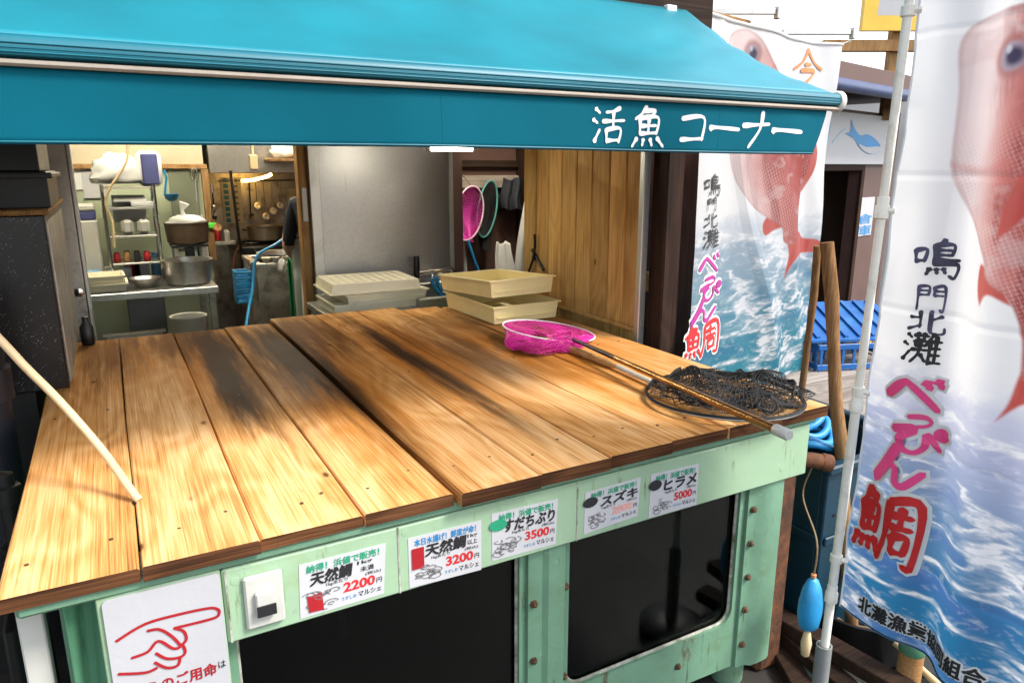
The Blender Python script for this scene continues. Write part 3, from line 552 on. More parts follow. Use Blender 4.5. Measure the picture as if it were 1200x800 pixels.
# beige hose
pts = [Vector((hx, hy, T+.0025))]
for (u, v, f) in ((152, 572, 1.39), (118, 525, 1.43), (70, 470, 1.44), (30, 430, 1.43), (0, 398, 1.42), (-40, 360, 1.40), (-110, 330, 1.38)): pts.append(Pf(u, v, f))
def spline(p, k=6):
    out = []
    for i in range(len(p)-1):
        a, b_, c, d = p[max(i-1, 0)], p[i], p[i+1], p[min(i+2, len(p)-1)]
        for j in range(k): t = j/k; out.append(.5*((2*b_)+(c-a)*t+(2*a-5*b_+4*c-d)*t*t+(3*b_-a-3*c+d)*t**3))
    return out+[p[-1]]
V3 = lambda l: [Vector(p) for p in l]
end = pts[-1]; pts += [end+Vector((-.25, .1, .02)), end+Vector((-.5, .3, -.35)), Vector((end.x-.6, end.y+.4, .02))]
solid('beige_hose', MB().tube(spline(pts), .0085, 12), M['hose'], 'beige hose arching from the left into a hole in the planks', 'hose', smooth=50)

# ------------------------------------------------------------------ hand sign, switch, price cards
def onY(y): return lambda x, z, lf=0: Vector((x, y-lf, z))
sg = thing('hand_sign', (.01, FY, .5), 'white board with a red drawing of a pointing hand at the left of the tank', 'sign')
sx0, sx1, sz1 = -.088, .103, .868
MB().prism([(x, FY-.006, z) for x, z in rrect(sx0, sx1, .58, sz1, .008, 4)], (0, .005, 0)).build('board', M['sign'], sg)
MB().box((-.097, FY, .57), (.1055, FY+.03, .871), .002).build('backing', M['green'], sg)
hs = [[(480, 392), (600, 320), (740, 280), (860, 255), (898, 258), (906, 275), (880, 297), (720, 337)], [(720, 337), (760, 350), (770, 385), (745, 410)], [(610, 348), (660, 342), (710, 370), (745, 410), (715, 420), (655, 390), (610, 435), (545, 460)],
      [(755, 403), (766, 435), (745, 456), (690, 462), (645, 440)], [(745, 456), (735, 490), (690, 500), (640, 478)], [(650, 500), (600, 520), (490, 526)]]
mb = MB(); fn = onY(FY-.0072); conv = lambda q: (lambda p: (p.x, -p.z))(Py(q[0]/3.529, 640+q[1]/3.529, FY-.007))
brush(mb, [[conv(q) for q in s] for s in hs], fn, 0, 0, 1, 1, .0054, flow=False); mb.build('hand_drawing', M['crimson'], sg, fix=False)
mb = MB(); put_text(mb, 'こちらのご用命', onY(FY-.0072), -.085, .662, .0815, .688, .05); mb.build('lettering', M['crimson'], sg, fix=False)
mb = MB(); put_text(mb, 'は', onY(FY-.0072), .085, .672, .098, .687, .01); mb.build('lettering', M['ink'], sg, fix=False)
sw = thing('switch_box', (.16, FY, .79), 'white wall switch with black rocker on the green fascia', 'switch')
a, b2 = Py(288, 672, FY), Py(337, 735, FY)
MB().box((.142, FY-.012, .735), (.214, FY-.0005, .846), .004).build('cover_plate', M['whitepl'], sw)
MB().box((.160, FY-.024, .763), (.197, FY-.0125, .815), .003).build('rocker', M['whitepl'], sw)
MB().box((.1605, FY-.0262, .765), (.1965, FY-.0245, .789), .001).build('black_rocker_end', M['ink'], sw)
CARDS = [((350, 662, 452, 636, 450, 695, 352, 725), '納得！浜値で販売！', 'inkgreen', '天然鯛', '2200', 'red', 'tl', 'price card marked 2200, nearest the wall switch', 0),
         ((478, 631, 564, 609, 564, 667, 480, 689), '本日水揚げ！鮮度が命！', 'inkblue', '天然鯛', '3200', 'red', 'r2', 'price card marked 3200 with blue heading and red stamp', 0),
         ((576, 602, 654, 584, 651, 637, 577, 657), '納得！浜値で販売！', 'inkgreen', 'すだちぶり', '3500', 'red', 'g', 'price card marked 3500 with a green oval stamp', 0),
         ((686, 577, 751, 559, 747, 604, 684, 626), '納得！浜値で販売！', 'inkgreen', 'スズキ', '2000', 'palered', 'k', 'price card with a faded price, above the right window', 0),
         ((763, 556, 819, 543, 816, 591, 760, 607), '納得！浜値で販売！', 'inkgreen', 'ヒラメ', '5000', 'red', 'k', 'price card marked 5000, furthest right on the fascia', 0)]
for q, head, hc, nm, pr, pc, stamp, lab, _ in CARDS:
    P4 = [Py(q[i], q[i+1], FY-.001) for i in (0, 2, 4, 6)]
    def cf(x, y, lf=0, P4=P4, d=.0015):
        p = (P4[3]*(1-x)+P4[2]*x)*(1-y)+(P4[0]*(1-x)+P4[1]*x)*y; return Vector((p.x, FY-d-lf-.0006, p.z))
    card = thing('price_card', P4[3], lab, 'price card', 'price cards on the tank')
    MB().prism([(p.x, FY-.0012, p.z) for p in P4], (0, .001, 0)).build('card', M['paper'], card)
    def lay(s, col, x0, y0, x1, y1, off=0., d=.0015, shear=0.):
        mb = MB(); put_text(mb, s, lambda x, y: cf(x, y, 0, d=d), x0, y0, x1, y1, off, shear=shear); mb.build('lettering', M[col], card, fix=False)
    long_ = len(nm) > 3
    lay(head, hc, .10 if stamp in 'gk' else .08, .81, .92, .95, .05)
    lay(nm, 'ink', .12 if stamp == 'tl' else (.22 if stamp == 'r2' else (.18 if long_ else .28)), .56, .60 if stamp == 'tl' else (.78 if stamp == 'r2' else .95), .80, .075, .0021, .1)
    lay(pr, pc, .50, .26, .88, .45, .03, .0017)
    lay('円', 'ink', .90, .27, .965, .37, .01)
    lay('マルシェ', 'ink', .68, .10, .96, .20, .025); lay('1kgあたり', 'ink', .30, .47, .55, .545, .01); lay('(税込)', 'ink', .76, .47, .95, .54, .01)
    lay('うずしお', 'inkblue', .48, .11, .66, .18, .01)
    if stamp == 'tl': lay('1kg', 'ink', .66, .70, .84, .79, .02); lay('未満', 'ink', .70, .57, .86, .67, .02)
    if stamp == 'r2': lay('1kg', 'ink', .80, .70, .94, .79, .02); lay('以上', 'ink', .80, .58, .94, .68, .02)
    # sketched fish and swirls
    rr = random.Random(nm+pr); mb = MB(); ss = []
    for k in range(14):
        cx, cy, r_ = rr.uniform(.08, .40), rr.uniform(.60, .90), rr.uniform(.03, .09); a0 = rr.uniform(0, 6)
        ss.append([(cx+r_*math.cos(a0+t), cy+.9*r_*math.sin(a0+t)*(1-.1*t)) for t in np.linspace(0, rr.uniform(2.5, 6), 6)])
    brush(mb, ss, lambda x, y, lf=0: cf(x, y, lf), 0, 1, 1, 1, .012, flow=False); mb.build('sketch', M['greyink'], card, fix=False)
    mb = MB()
    if stamp == 'tl': mb.add([cf(x, y, 0, d=.0028) for x, y in ((.10, .08), (.27, .06), (.25, .40), (.08, .38))], [(0, 1, 2, 3)]); mb.build('red_stamp', M['crimson'], card, fix=False)
    elif stamp == 'r2': mb.add([cf(x, y, 0, d=.0028) for x, y in ((.04, .36), (.20, .36), (.20, .78), (.04, .78))], [(0, 1, 2, 3)]); mb.build('red_stamp', M['crimson'], card, fix=False)
    else:
        mb.add([cf(.09+.13*math.cos(t), .74+.12*math.sin(t), 0, d=.0028) for t in np.linspace(0, 2*math.pi, 24, endpoint=False)], [tuple(range(24))]); mb.build('oval_stamp', M['inkgreen' if stamp == 'g' else 'ink'], card, fix=False)
# ------------------------------------------------------------------ trays
def tray(c, wx, dy, h, rz, mat, label, group, flip=False, tilt=0., name='plastic_tray'):
    """shallow food tray: sloped walls, rolled flange, ribbed floor"""
    o_in, th, fl = .008, .004, .010
    def ring(k, z, off): return [((-wx/2-off)*a, (-dy/2-off)*b_, z) for a, b_ in ((1, 1), (-1, 1), (-1, -1), (1, -1))]
    mb = MB(); rings = [ring(0, 0, -o_in), ring(0, h-.006, 0), ring(0, h-.006, fl), ring(0, h, fl), ring(0, h, -th), ring(0, .006, -o_in-th)]
    vs = [p for r_ in rings for p in r_]; fs = []
    for i in range(5):
        for k in range(4): fs.append((i*4+k, i*4+(k+1) % 4, (i+1)*4+(k+1) % 4, (i+1)*4+k))
    fs += [(0, 1, 2, 3), (20, 21, 22, 23)]; mb.add(vs, fs)
    nr = 9
    for i in range(nr):
        x = -wx/2+.05+(wx-.10)*i/(nr-1); mb.box((x-.007, -dy/2+.03, -.0042), (x+.007, dy/2-.03, -.0006), .0015)
    mb.box((-wx/2+.02, -dy/2-.0025, h*.30), (wx/2-.02, -dy/2+.006, h*.36)); 
    mtx = Matrix.Translation(Vector(c)) @ Matrix.Rotation(rz, 4, 'Z') @ Matrix.Rotation(tilt, 4, 'X')
    if flip: mtx = mtx @ Matrix.Translation((0, 0, h)) @ Matrix.Rotation(math.pi, 4, 'X')
    mb.v = [tuple(mtx @ Vector(v)) for v in mb.v]
    return solid(name, mb, M[mat], label, 'tray', group)
# counter and sink behind the lids
cs = thing('sink_unit', (1.35, 3.7, 0), 'stainless counter and sink behind the plank lids', 'sink')
MB().box((.90, 3.36, .84), (1.345, 3.96, .875), .004).build('counter_top', M['steel'], cs)
mb = MB(); mb.box((1.35, 3.42, .915), (1.80, 3.46, .935), .003).box((1.35, 3.90, .915), (1.80, 3.96, .935), .003).box((1.35, 3.46, .915), (1.39, 3.90, .935), .003).box((1.76, 3.46, .915), (1.80, 3.90, .935), .003); mb.build('sink_rim', M['steel'], cs)
mb = MB(); mb.box((1.352, 3.425, .70), (1.798, 3.435, .914)).box((1.352, 3.9, .70), (1.798, 3.91, .914)).box((1.352, 3.436, .70), (1.36, 3.899, .914)).box((1.79, 3.436, .70), (1.798, 3.899, .914)).box((1.361, 3.436, .70), (1.789, 3.899, .71)); mb.build('basin', M['steel'], cs)
for x, y, z in ((.93, 3.4, .84), (.93, 3.92, .84), (1.37, 3.44, .699), (1.78, 3.44, .699), (1.37, 3.89, .699), (1.78, 3.89, .699)): MB().tube([(x, y, .012), (x, y, z)], .016, 8).build('leg', M['steel'], cs, 40)
tray((1.145, 3.64, .879), .44, .34, .055, .0, 'creamtray', 'cream tray at the bottom of the stack beside the sink', 'cream trays by the sink')
tray((1.19, 3.62, .934), .43, .33, .048, .05, 'creamtray', 'cream tray in the middle of the stack beside the sink', 'cream trays by the sink')
tray((1.145, 3.63, .985), .46, .36, .052, -.03, 'creamtray', 'upturned ribbed cream tray on top of the stack beside the sink', 'cream trays by the sink', flip=True)
tray((1.567, 2.945, T+.0125), .335, .48, .078, .03, 'yellowtray', 'yellowed tray lying flat on the plank lid under a tilted one', 'yellowed trays on the lid')
tray((1.553, 2.965, T+.112), .33, .48, .075, .06, 'yellowtray', 'yellowed tray tilted on top of another on the plank lid', 'yellowed trays on the lid', tilt=R(-3.5))
# faucet
ft = thing('faucet', (1.52, 3.93, .935), 'black and chrome swan neck tap with blue hose over the sink', 'tap')
a = Py(488, 300, 3.92); b2 = Py(488, 340, 3.92)
MB().tube([b2, a+Vector((0, 0, -.05)), a], [.016, .02, .017], 10).build('hose_reel_grip', M['black'], ft, 40)
MB().tube([(b2.x-.01, 3.93, .936), (b2.x-.01, 3.93, .99), (b2.x+.10, 3.93, .995), (b2.x+.16, 3.93, .995)], .014, 10).build('valve_body', M['chrome'], ft, 40)
q = [Py(p[0], p[1], 3.88) for p in ((506, 335), (507, 322), (514, 318), (528, 315), (532, 319))]; MB().tube(spline(q), .009, 8).build('spout', M['chrome'], ft, 40)
q = [Py(p[0], p[1], 3.7) for p in ((506, 326), (509, 336), (517, 346), (524, 352), (526, 362))]; MB().tube(spline(q), .011, 8).tube([p+Vector((.03, .01, .005)) for p in spline(q)], .011, 8).build('blue_hose', M['bluerope'], ft, 40)
# stainless splash panel and posts
sp = thing('steel_partition', (1.4, 4.02, 0), 'tall stainless steel splash panel behind the sink', 'panel')
MB().box((1.025, 4.0, .012), (1.785, 4.03, ZT-.002)).build('sheet', M['steelpanel'], sp)
MB().box((.965, 3.985, .012), (1.022, 4.045, ZT-.002), .003).build('post', M['alu'], sp)
MB().box((1.788, 3.99, .012), (1.812, 4.04, ZT-.002), .003).build('edge_trim', M['alu'], sp)
solid('door_jamb', MB().box((.915, 4.02, .012), (.962, 4.10, ZT-.002), .003), M['kwood'], 'brown timber jamb left of the stainless splash panel', 'jamb')

# cedar boarded side screen along the right of the lids
sc_ = thing('boarded_screen', (1.88, 2.75, 0), 'upright cedar boarded screen at the right back of the lids', 'screen')
ys = [2.28, 2.40, 2.515, 2.64, 2.76, 2.885, 3.0, 3.12, 3.24]
for i in range(8): MB().box((1.865+random.uniform(-.002, .002), ys[i]+.002, .0), (1.89, ys[i+1]-.002, ZT-.002), .005).build('board', M['cedar'], sc_)
MB().box((1.892, 2.283, 1.1), (1.92, 3.235, 1.18), .003).build('batten', M['cedar'], sc_)
MB().box((1.845, 2.285, T+.014), (1.862, 3.15, T+.030), .003).build('bottom_rail', M['cedar'], sc_)
cl = thing('black_clamp', Px(628, 300, 1.86), 'pair of black spring clamps hooked on the cedar screen edge', 'clamp')
a = Px(628, 300, 1.86)
MB().tube(V3([a+Vector((-.006, .03, .03)), a, a+Vector((-.006, -.05, -.035)), a+Vector((-.006, -.085, -.06))]), .008, 6).tube(V3([a+Vector((-.012, .05, -.085)), a+Vector((-.012, .01, -.02)), a+Vector((-.012, -.01, .05)), a+Vector((-.012, -.006, .11))]), .007, 6).build('jaws', M['black'], cl, 50)
MB().tube([a+Vector((-.012, .01, -.01)), a+Vector((.005, .01, -.01))], .013, 8).build('pivot', M['black'], cl)

# ------------------------------------------------------------------ landing nets on the lid
def netlines(mb, surf, nl, tw, r, nv=26, v0=0., v1=1.):
    for k in range(nl):
        for sgn in (-1, 1): mb.tube([surf(k/nl+sgn*tw*(v0+(v1-v0)*j/nv), v0+(v1-v0)*j/nv) for j in range(nv+1)], r, 3, caps=False)
ZL = T+.008
pn = thing('landing_net', Pz(643, 390, ZL), 'magenta landing net with white hoop and long bronze pole lying on the lid', 'landing net')
hc = Pz(643, 387, .960); A1 = RT*.185+Vector((0, 0, -.024)); A2 = fh*.165
MB().tube([hc+A1*math.cos(t)+A2*math.sin(t) for t in np.linspace(0, 2*math.pi, 40, endpoint=False)], .0038, 8, closed=True).build('hoop', M['whitenet'], pn, 50)
def psurf(u, v):
    t = u*2*math.pi; f = 1-v*.55+.20*math.sin(t*5+v*7)*v; p = hc+(A1*math.cos(t)+A2*math.sin(t))*f; p = p-fh*.17*math.sin(v*2.2)-RT*.05*v
    floor = ZL+.004+.010*abs(math.sin(t*7+v*11))+.035*(max(0, math.sin(t*2+1+v*5)))*v*(1-v)*2
    z = p.z+(floor-p.z)*min(1, v*2.6)**.8 + .030*max(0, math.sin(t*3+v*6+2))*v*(1-v)*3; return Vector((p.x, p.y, max(z, ZL+.003)))
mb = MB(); netlines(mb, psurf, 46, .34, .0012, 24); netlines(mb, lambda u, v: psurf(u+.3, v)+Vector((0, 0, .012*math.sin(v*3.1))), 30, -.5, .0012, 22)
for j in range(7):
    a0 = random.uniform(0, 6.28); mb.tube([psurf(a0/6.28+.03*math.sin(k*.9), .2+.05*k)+Vector((0, 0, .008)) for k in range(12)], .003, 4)
tag(mb.build('net_bag', M['pinknet'], pn), kind='stuff')
P0, P1 = Pz(668, 396, .972), Pz(925, 510, .990)
dd = P1-P0
MB().tube([P0-dd*.02, P0+dd*.3], [.0065, .0085], 12).build('ferrule', M['black'], pn, 50)
MB().tube([P0+dd*.295, P0+dd*.6, P0+dd*.965], [.0092, .0105, .0118], 14).build('pole', pm('bronze pole', (.36, .20, .075), .26, .85, var=.3, scale=12), pn, 50)
MB().lathe(P0+dd*.958, [(.0125, 0), (.0145, .004), (.0145, .042), (.012, .048), (0, .048)], 16, axis=dd).build('end_cap', M['whitepl'], pn, 40)
bn = thing('landing_net', Pz(850, 460, ZL), 'black landing net piled on the front right of the lid', 'landing net')
bc = Vector((1.535, 1.475, ZL+.008)); br = .225
hoop = [bc+Vector((br*math.cos(t), br*math.sin(t), .004+.004*math.sin(2*t))) for t in np.linspace(0, 2*math.pi, 44, endpoint=False)]
MB().tube(hoop, .0048, 8, closed=True).build('hoop', M['steel'], bn, 50)
MB().tube([p+Vector((0, 0, .004)) for p in hoop[:]], .006, 5, closed=True).build('binding_cord', M['blacknet'], bn)
def heap(seed, rad, amp, hz):
    o_ = Vector((seed*3.1, seed*1.7, 0))
    def f(a_, b_):
        q = Vector((a_*1.7, b_*1.7, 0))+o_; d = Vector((mnoise.noise(q), mnoise.noise(q+Vector((7, 3, 1))), 0))*amp
        x, y = a_+d.x+.14, b_+d.y+.05; p = bc+Vector((x, y, 0))*rad
        r1 = 1-abs(mnoise.noise(Vector((p.x*11, p.y*8, seed))))*2.4; r2 = mnoise.noise(Vector((p.x*26, p.y*22, seed+5)))
        z = .006+hz*max(0, r1)*(.55+.45*mnoise.noise(Vector((p.x*5, p.y*5, seed+9))))+.006*r2+.040*math.exp(-((x+.1)**2+(y-.55)**2)/.10)+.030*math.exp(-((x-.80)**2+(y+.0)**2)/.10)
        lim = .016+1.0*max(0, abs(p.x-1.455)-.03); return Vector((p.x, p.y, bc.z+max(.002, min(z, lim))))
    return f
def mesh_heap(mb, f, step, r, edge=1.0):
    k = -1.4
    while k <= 1.4:
        for sg_ in (1, -1):
            run = []
            for j_ in range(57):
                t_ = -1.4+2.8*j_/56; a_, b_ = (k+t_)*.7071, (t_-k)*.7071*sg_
                if a_*a_+b_*b_ <= edge*edge: run.append(f(a_, b_))
            if len(run) > 2: mb.tube(run, r, 3, caps=False)
        k += step
    return mb
mb = MB(); mesh_heap(mb, heap(2, br*1.03, .24, .036), .050, .0014, .99); mesh_heap(mb, heap(5, br*.90, .46, .040), .052, .0014, .97); mesh_heap(mb, heap(8, br*.80, .6, .044), .060, .0014, .95); tag(mb.build('net_bag', M['blacknet'], bn), kind='stuff')
f5 = heap(5, br*.86, .50, .050); MB().tube([f5(.93*math.cos(t), .93*math.sin(t))+Vector((0, 0, .003)) for t in np.linspace(0, 2*math.pi, 60, endpoint=False)], .0038, 5, closed=True).build('draw_cord', M['blacknet'], bn)
q0, q1, q2 = Pz(598, 382, ZL+.014), Pz(727, 431, ZL+.014), Pz(764, 448, ZL+.014)
MB().tube([q0, q0+(q1-q0)*.9, q1], [.0135, .0135, .006], 12).build('wooden_handle', M['polewood'], bn, 50)
MB().tube([q1-(q1-q0)*.02, q2], [.009, .008], 10).build('white_ferrule', M['whitepl'], bn, 50)

# ------------------------------------------------------------------ left: speckled block, boxes, pipes
sb = thing('speckled_cabinet', (-.6, 3.0, 0), 'black speckled stone cabinet at the left back of the lids', 'cabinet')
MB().box((-1.15, 2.52, .935), (-.165, 3.42, 1.462), .004).build('body', M['speckle'], sb)
MB().box((-.1645, 2.56, .945), (-.160, 3.40, 1.44)).build('side_plate', M['steeldull'], sb)
MB().box((-1.15, 2.56, 0), (-.26, 3.4, .934)).build('base', M['black'], sb)
MB().box((-1.15, 2.50, 1.463), (-.15, 3.42, 1.478), .003).build('top_board', M['kwood'], sb)
for i, (z0, z1, dx) in enumerate(((1.479, 1.585, 0), (1.587, 1.70, -.015), (1.702, 1.80, .0))):
    b_ = thing('black_crate', (-.6, 2.9, z0), ('lowest', 'middle', 'topmost')[i]+' of the stacked black crates on the speckled cabinet', 'crate', 'black crates on the cabinet')
    x1 = Py(58, 230, 2.6).x+dx; y0 = 2.6
    mb = MB(); mb.box((-1.05, y0, z0), (x1, y0+.012, z1), .002).box((-1.05, y0+.5, z0), (x1, y0+.512, z1), .002).box((x1-.012, y0+.0125, z0), (x1, y0+.4995, z1), .002).box((-1.05, y0+.0125, z0), (-1.038, y0+.4995, z1), .002).box((-1.037, y0+.0125, z0), (x1-.0125, y0+.4995, z0+.008)); mb.build('shell', M['black'], b_)
    MB().box((-1.06, y0-.012, z1-.02), (x1+.014, y0-.0005, z1-.004), .002).box((x1+.0005, y0, z1-.02), (x1+.014, y0+.51, z1-.004), .002).build('rim', M['black'], b_)
fr = thing('steel_upright', (-.1, 3.6, 0), 'grey steel door upright between the speckled cabinet and the kitchen', 'post')
xq = Py(79, 290, 3.6).x
MB().box((xq-.055, 3.6, 0), (xq+.045, 3.66, ZT-.002), .003).build('profile', M['steeldull'], fr); MB().box((xq+.0455, 3.595, 0), (xq+.06, 3.665, ZT-.002), .002).build('edge_strip', M['alu'], fr)
a = Py(93, 342, 3.59); MB().lathe((a.x, 3.6, a.z), [(.012, 0), (.012, .02), (.018, .024), (.018, .034), (0, .036)], 12, axis=(0, -1, 0)).build('knob', M['chrome'], fr, 40)
pp = thing('navy_pipe', (-.33, 2.30, 0), 'thick navy plastic pipe with domed cap left of the lids', 'pipe')
MB().lathe((-.335, 2.30, 0), [(.045, 0), (.045, 1.0)], 20).build('pipe', M['navy'], pp, 40)
MB().lathe((-.335, 2.30, .985), [(.0455, 0), (.057, .004), (.057, .09), (.048, .1), (.046, .20), (.042, .25), (.028, .29), (.0, .305)], 20).build('capped_socket', M['navy'], pp, 40)
a = Py(14, 408, 2.24); MB().box((-.325, 2.2425, 1.03), (-.305, 2.2465, 1.055)).build('sticker', M['paper'], pp)
vp = thing('valve_pipework', (-.3, 1.95, 0), 'black plastic valve pipework in the gap left of the tank', 'pipe')
MB().tube([(-.30, 2.05, 0), (-.30, 2.05, .86), (-.42, 2.05, .88)], .02, 10).tube([(-.31, 1.85, 0), (-.31, 1.85, .55), (-.31, 2.05, .58)], .018, 10).build('pipes', M['black'], vp, 40)
for z in (.35, .62, .78): MB().lathe((-.30, 2.05, z), [(.021, 0), (.032, .005), (.032, .05), (.021, .055)], 12).build('coupling', M['black'], vp, 40)
MB().tube([(-.30, 2.02, .66), (-.30, 1.97, .66), (-.26, 1.97, .68)], .009, 8).build('valve_handle', M['red'], vp, 40)
cyl = thing('black_bottle', Pz(104, 405, T), 'small black bottle lying by the steel upright at the back corner', 'bottle')
a = Pz(104, 404, T+.0)
MB().lathe((a.x, a.y, T+.002), [(.022, 0), (.024, .01), (.024, .07), (.012, .09), (.012, .11), (0, .112)], 14).build('bottle', M['black'], cyl, 40)
# ------------------------------------------------------------------ printed banners
def vnoise(x, y, seed):
    xi = np.floor(x).astype(int); yi = np.floor(y).astype(int); fx = x-xi; fy = y-yi; fx = fx*fx*(3-2*fx); fy = fy*fy*(3-2*fy)
    def h(a, b_): q = (a*374761393+b_*668265263+seed*1442695041) & 0x7fffffff; q = ((q ^ (q >> 13))*1274126177) & 0x7fffffff; return ((q ^ (q >> 16)) & 0xffff)/65535.
    return (h(xi, yi)*(1-fx)+h(xi+1, yi)*fx)*(1-fy)+(h(xi, yi+1)*(1-fx)+h(xi+1, yi+1)*fx)*fy
def fbm(x, y, seed, o=5):
    s = 0; a = .5
    for k in range(o): s = s+a*vnoise(x*2**k, y*2**k, seed+k); a *= .5
    return s/(1-.5**o)
def inpoly(px, py, poly):
    c = np.zeros(px.shape, bool); d = np.full(px.shape, 9e9); n_ = len(poly)
    for i in range(n_):
        x0, y0 = poly[i]; x1, y1 = poly[(i+1) % n_]
        if abs(y1-y0) > 1e-12: c ^= ((y0 > py) != (y1 > py)) & (px < (x1-x0)*(py-y0)/(y1-y0)+x0)
        t = np.clip(((px-x0)*(x1-x0)+(py-y0)*(y1-y0))/((x1-x0)**2+(y1-y0)**2), 0, 1); d = np.minimum(d, np.hypot(px-x0-t*(x1-x0), py-y0-t*(y1-y0)))
    return c, d
def smooth_poly(p, k=5):
    n_ = len(p); out = []
    for i in range(n_):
        a, b_, c, d = (Vector(p[(i+j) % n_]) for j in (-1, 0, 1, 2))
        for j in range(k): t = j/k; q = .5*((2*b_)+(c-a)*t+(2*a-5*b_+4*c-d)*t*t+(3*b_-a-3*c+d)*t**3); out.append((q.x, q.y))
    return out
def lerp(a, b_, t): return a+(b_-a)*t[..., None]
def sst(a, b_, x): t = np.clip((x-a)/(b_-a), 0, 1); return t*t*(3-2*t)
def paint(s, z, D):
    """the print: white sky, a leaping red sea bream, and a breaking sea below"""
    k = D['k']                       # metres per design unit
    n1 = fbm(s/k*3, z/k*3, 11); C_ = np.ones(s.shape+(3,))*np.array((.76, .76, .77)); C_ = lerp(C_, np.array((.69, .69, .73)), sst(.45, .7, n1)*.5)
    # sea
    zs = D['sea']; wv = fbm(s/k*5+n1*1.5, z/k*22, 3, 6); w2 = fbm(s/k*14+wv*4, z/k*30+wv*5, 21, 6); w3 = fbm(s/k*2.2, z/k*4.5, 31, 4); w4 = fbm(s/k*40+wv*6, z/k*90+wv*9, 71, 4)
    dep = np.clip((zs-z)/(zs-D['z0']), 0, 1); sea = lerp(np.ones(s.shape+(3,))*np.array(D['c1']), np.array(D['c2']), sst(.05, .75, dep+.3*(w3-.5)))
    ridge = 1-np.abs(wv-.5)*5; foam = sst(.25, 1., ridge)*sst(.35, .65, w2)*.9+sst(.50, .66, w3)*sst(.30, .62, w2)*1.0+sst(.6, .8, w2)*.5; foam = np.clip(foam, 0, 1)*(.55+.9*sst(.3, .7, w4))+.25*sst(.62, .75, w4)
    sea = lerp(sea, np.array((.70, .71, .75)), np.clip(foam, 0, 1)); sea = lerp(sea, np.array(D['c3']), sst(.56, .8, 1-wv)*.55*(1-np.clip(foam, 0, 1)))
    C_ = lerp(C_, sea, sst(-.05*k, .18*k, (zs-z)+.15*k*(wv-.5)))
    # spray fading upward
    # fish
    def body(poly, C_, fin=False):
        P_ = smooth_poly(poly); ins, d = inpoly(s, z, P_); a = np.where(ins, np.clip(d/(.006*k), 0, 1), 0.)
        if fin: col = lerp(np.ones(s.shape+(3,))*np.array((.42, .035, .035)), np.array((.52, .16, .13)), np.clip(fbm(s/k*30, z/k*6, 5), 0, 1))
        else:
            xs = [q[0] for q in P_]; ax = D['axis']; t = np.clip((ax(s, z)), 0, 1); rn = fbm(s/k*7, z/k*7, 8)
            col = lerp(np.ones(s.shape+(3,))*np.array((.70, .58, .58)), np.array((.56, .21, .19)), sst(.15, .6, t+.35*(rn-.5))); col = lerp(col, np.array((.36, .055, .045)), sst(.40, .95, t+.5*(rn-.5))*.95)
            st_ = fbm(s/k*34+z/k*6, z/k*8, 15, 4); col = lerp(col, np.array((.25, .03, .03)), sst(.52, .75, st_)*sst(.1, .6, t)*.6); col = lerp(col, np.array((.60, .44, .43)), sst(.55, .72, fbm(s/k*10, z/k*22, 19, 5))*.45)
            q = D['scale']; jx = s+.006*k*(fbm(s/k*14, z/k*14, 41)-.5); jz = z+.006*k*(fbm(s/k*14, z/k*14, 47)-.5); sc1 = np.abs(np.sin((jx+jz*.5)/k*q)*np.sin((jx*.5-jz)/k*q)); body_m = sst(D['head']+.02*k, D['head']-.10*k, z)
            col = col*(1-(.15*sst(.15, .9, sc1)*body_m*(.4+rn))[..., None]); col = lerp(col, np.array((.62, .54, .53)), sst(.6, .75, fbm(s/k*16, z/k*24, 9))*.4)
            col = lerp(col, np.array((.64, .48, .46)), sst(.30, .0, sc1)*body_m*sst(.35, .6, fbm(s/k*9, z/k*9, 61))*.55)
            col = lerp(col, np.array((.60, .42, .41)), np.exp(-((t-.42)/.16)**2)*sst(.35, .6, rn)*.35)
            col = lerp(col, np.array((.26, .05, .05)), np.where(ins, sst(.016*k, .0*k, d), 0)*.35)
        return lerp(C_, col, a)
    for f_ in D['fins']: C_ = body(f_, C_, True)
    C_ = body(D['fish'], C_)
    for f_ in D['topfins']: C_ = body(f_, C_, True)
    ex, ez, er = D['eye']; de = np.hypot(s-ex, (z-ez)*1.15)
    C_ = lerp(C_, np.array((.36, .14, .13)), sst(er*1.7, er*1.0, de)*.8); C_ = lerp(C_, np.array((.33, .30, .37)), sst(er*1.15, er*.7, de)*.85); C_ = lerp(C_, np.array((.05, .04, .08)), sst(er*.85, er*.30, np.hypot(s-ex-er*.15, (z-ez)*1.15))); C_ = lerp(C_, np.array((.55, .55, .62)), sst(er*.34, er*.10, np.hypot(s-ex+er*.25, z-ez-er*.4))*.7)
    gx, gz, gr = D['gill']; dg = np.abs(np.hypot(s-gx, z-gz)-gr); gm = (z < gz+.3*gr) & (z < D['head']+.1*k)
    C_ = lerp(C_, np.array((.5, .16, .15)), np.where(gm & inpoly(s, z, smooth_poly(D['fish']))[0], sst(.016*k, .0*k, dg), 0.)*.35)
    return np.clip(C_, 0, 1)
def banner(root, fn, w_, z0, z1, nu, nv, D, mat):
    """fn(s, z, lift) -> point; prints the design on the cloth"""
    ss = np.linspace(0, w_, nu+1); zz_ = np.linspace(z1, z0, nv+1); sg_, zg_ = np.meshgrid(ss, zz_); col = paint(sg_, zg_, D).reshape(-1, 3)
    mb = MB(); mb.grid(lambda a, b_: fn(a*w_, z1+(z0-z1)*b_, 0), nu, nv); o = mb.build('printed_cloth', mat, root, 80, fix=False)
    ca = o.data.color_attributes.new('print', 'FLOAT_COLOR', 'POINT'); ca.data.foreach_set('color', np.concatenate([col, np.ones((len(col), 1))], 1).astype(np.float32).ravel())
    return o
M['print'] = printmat('printed banner cloth')
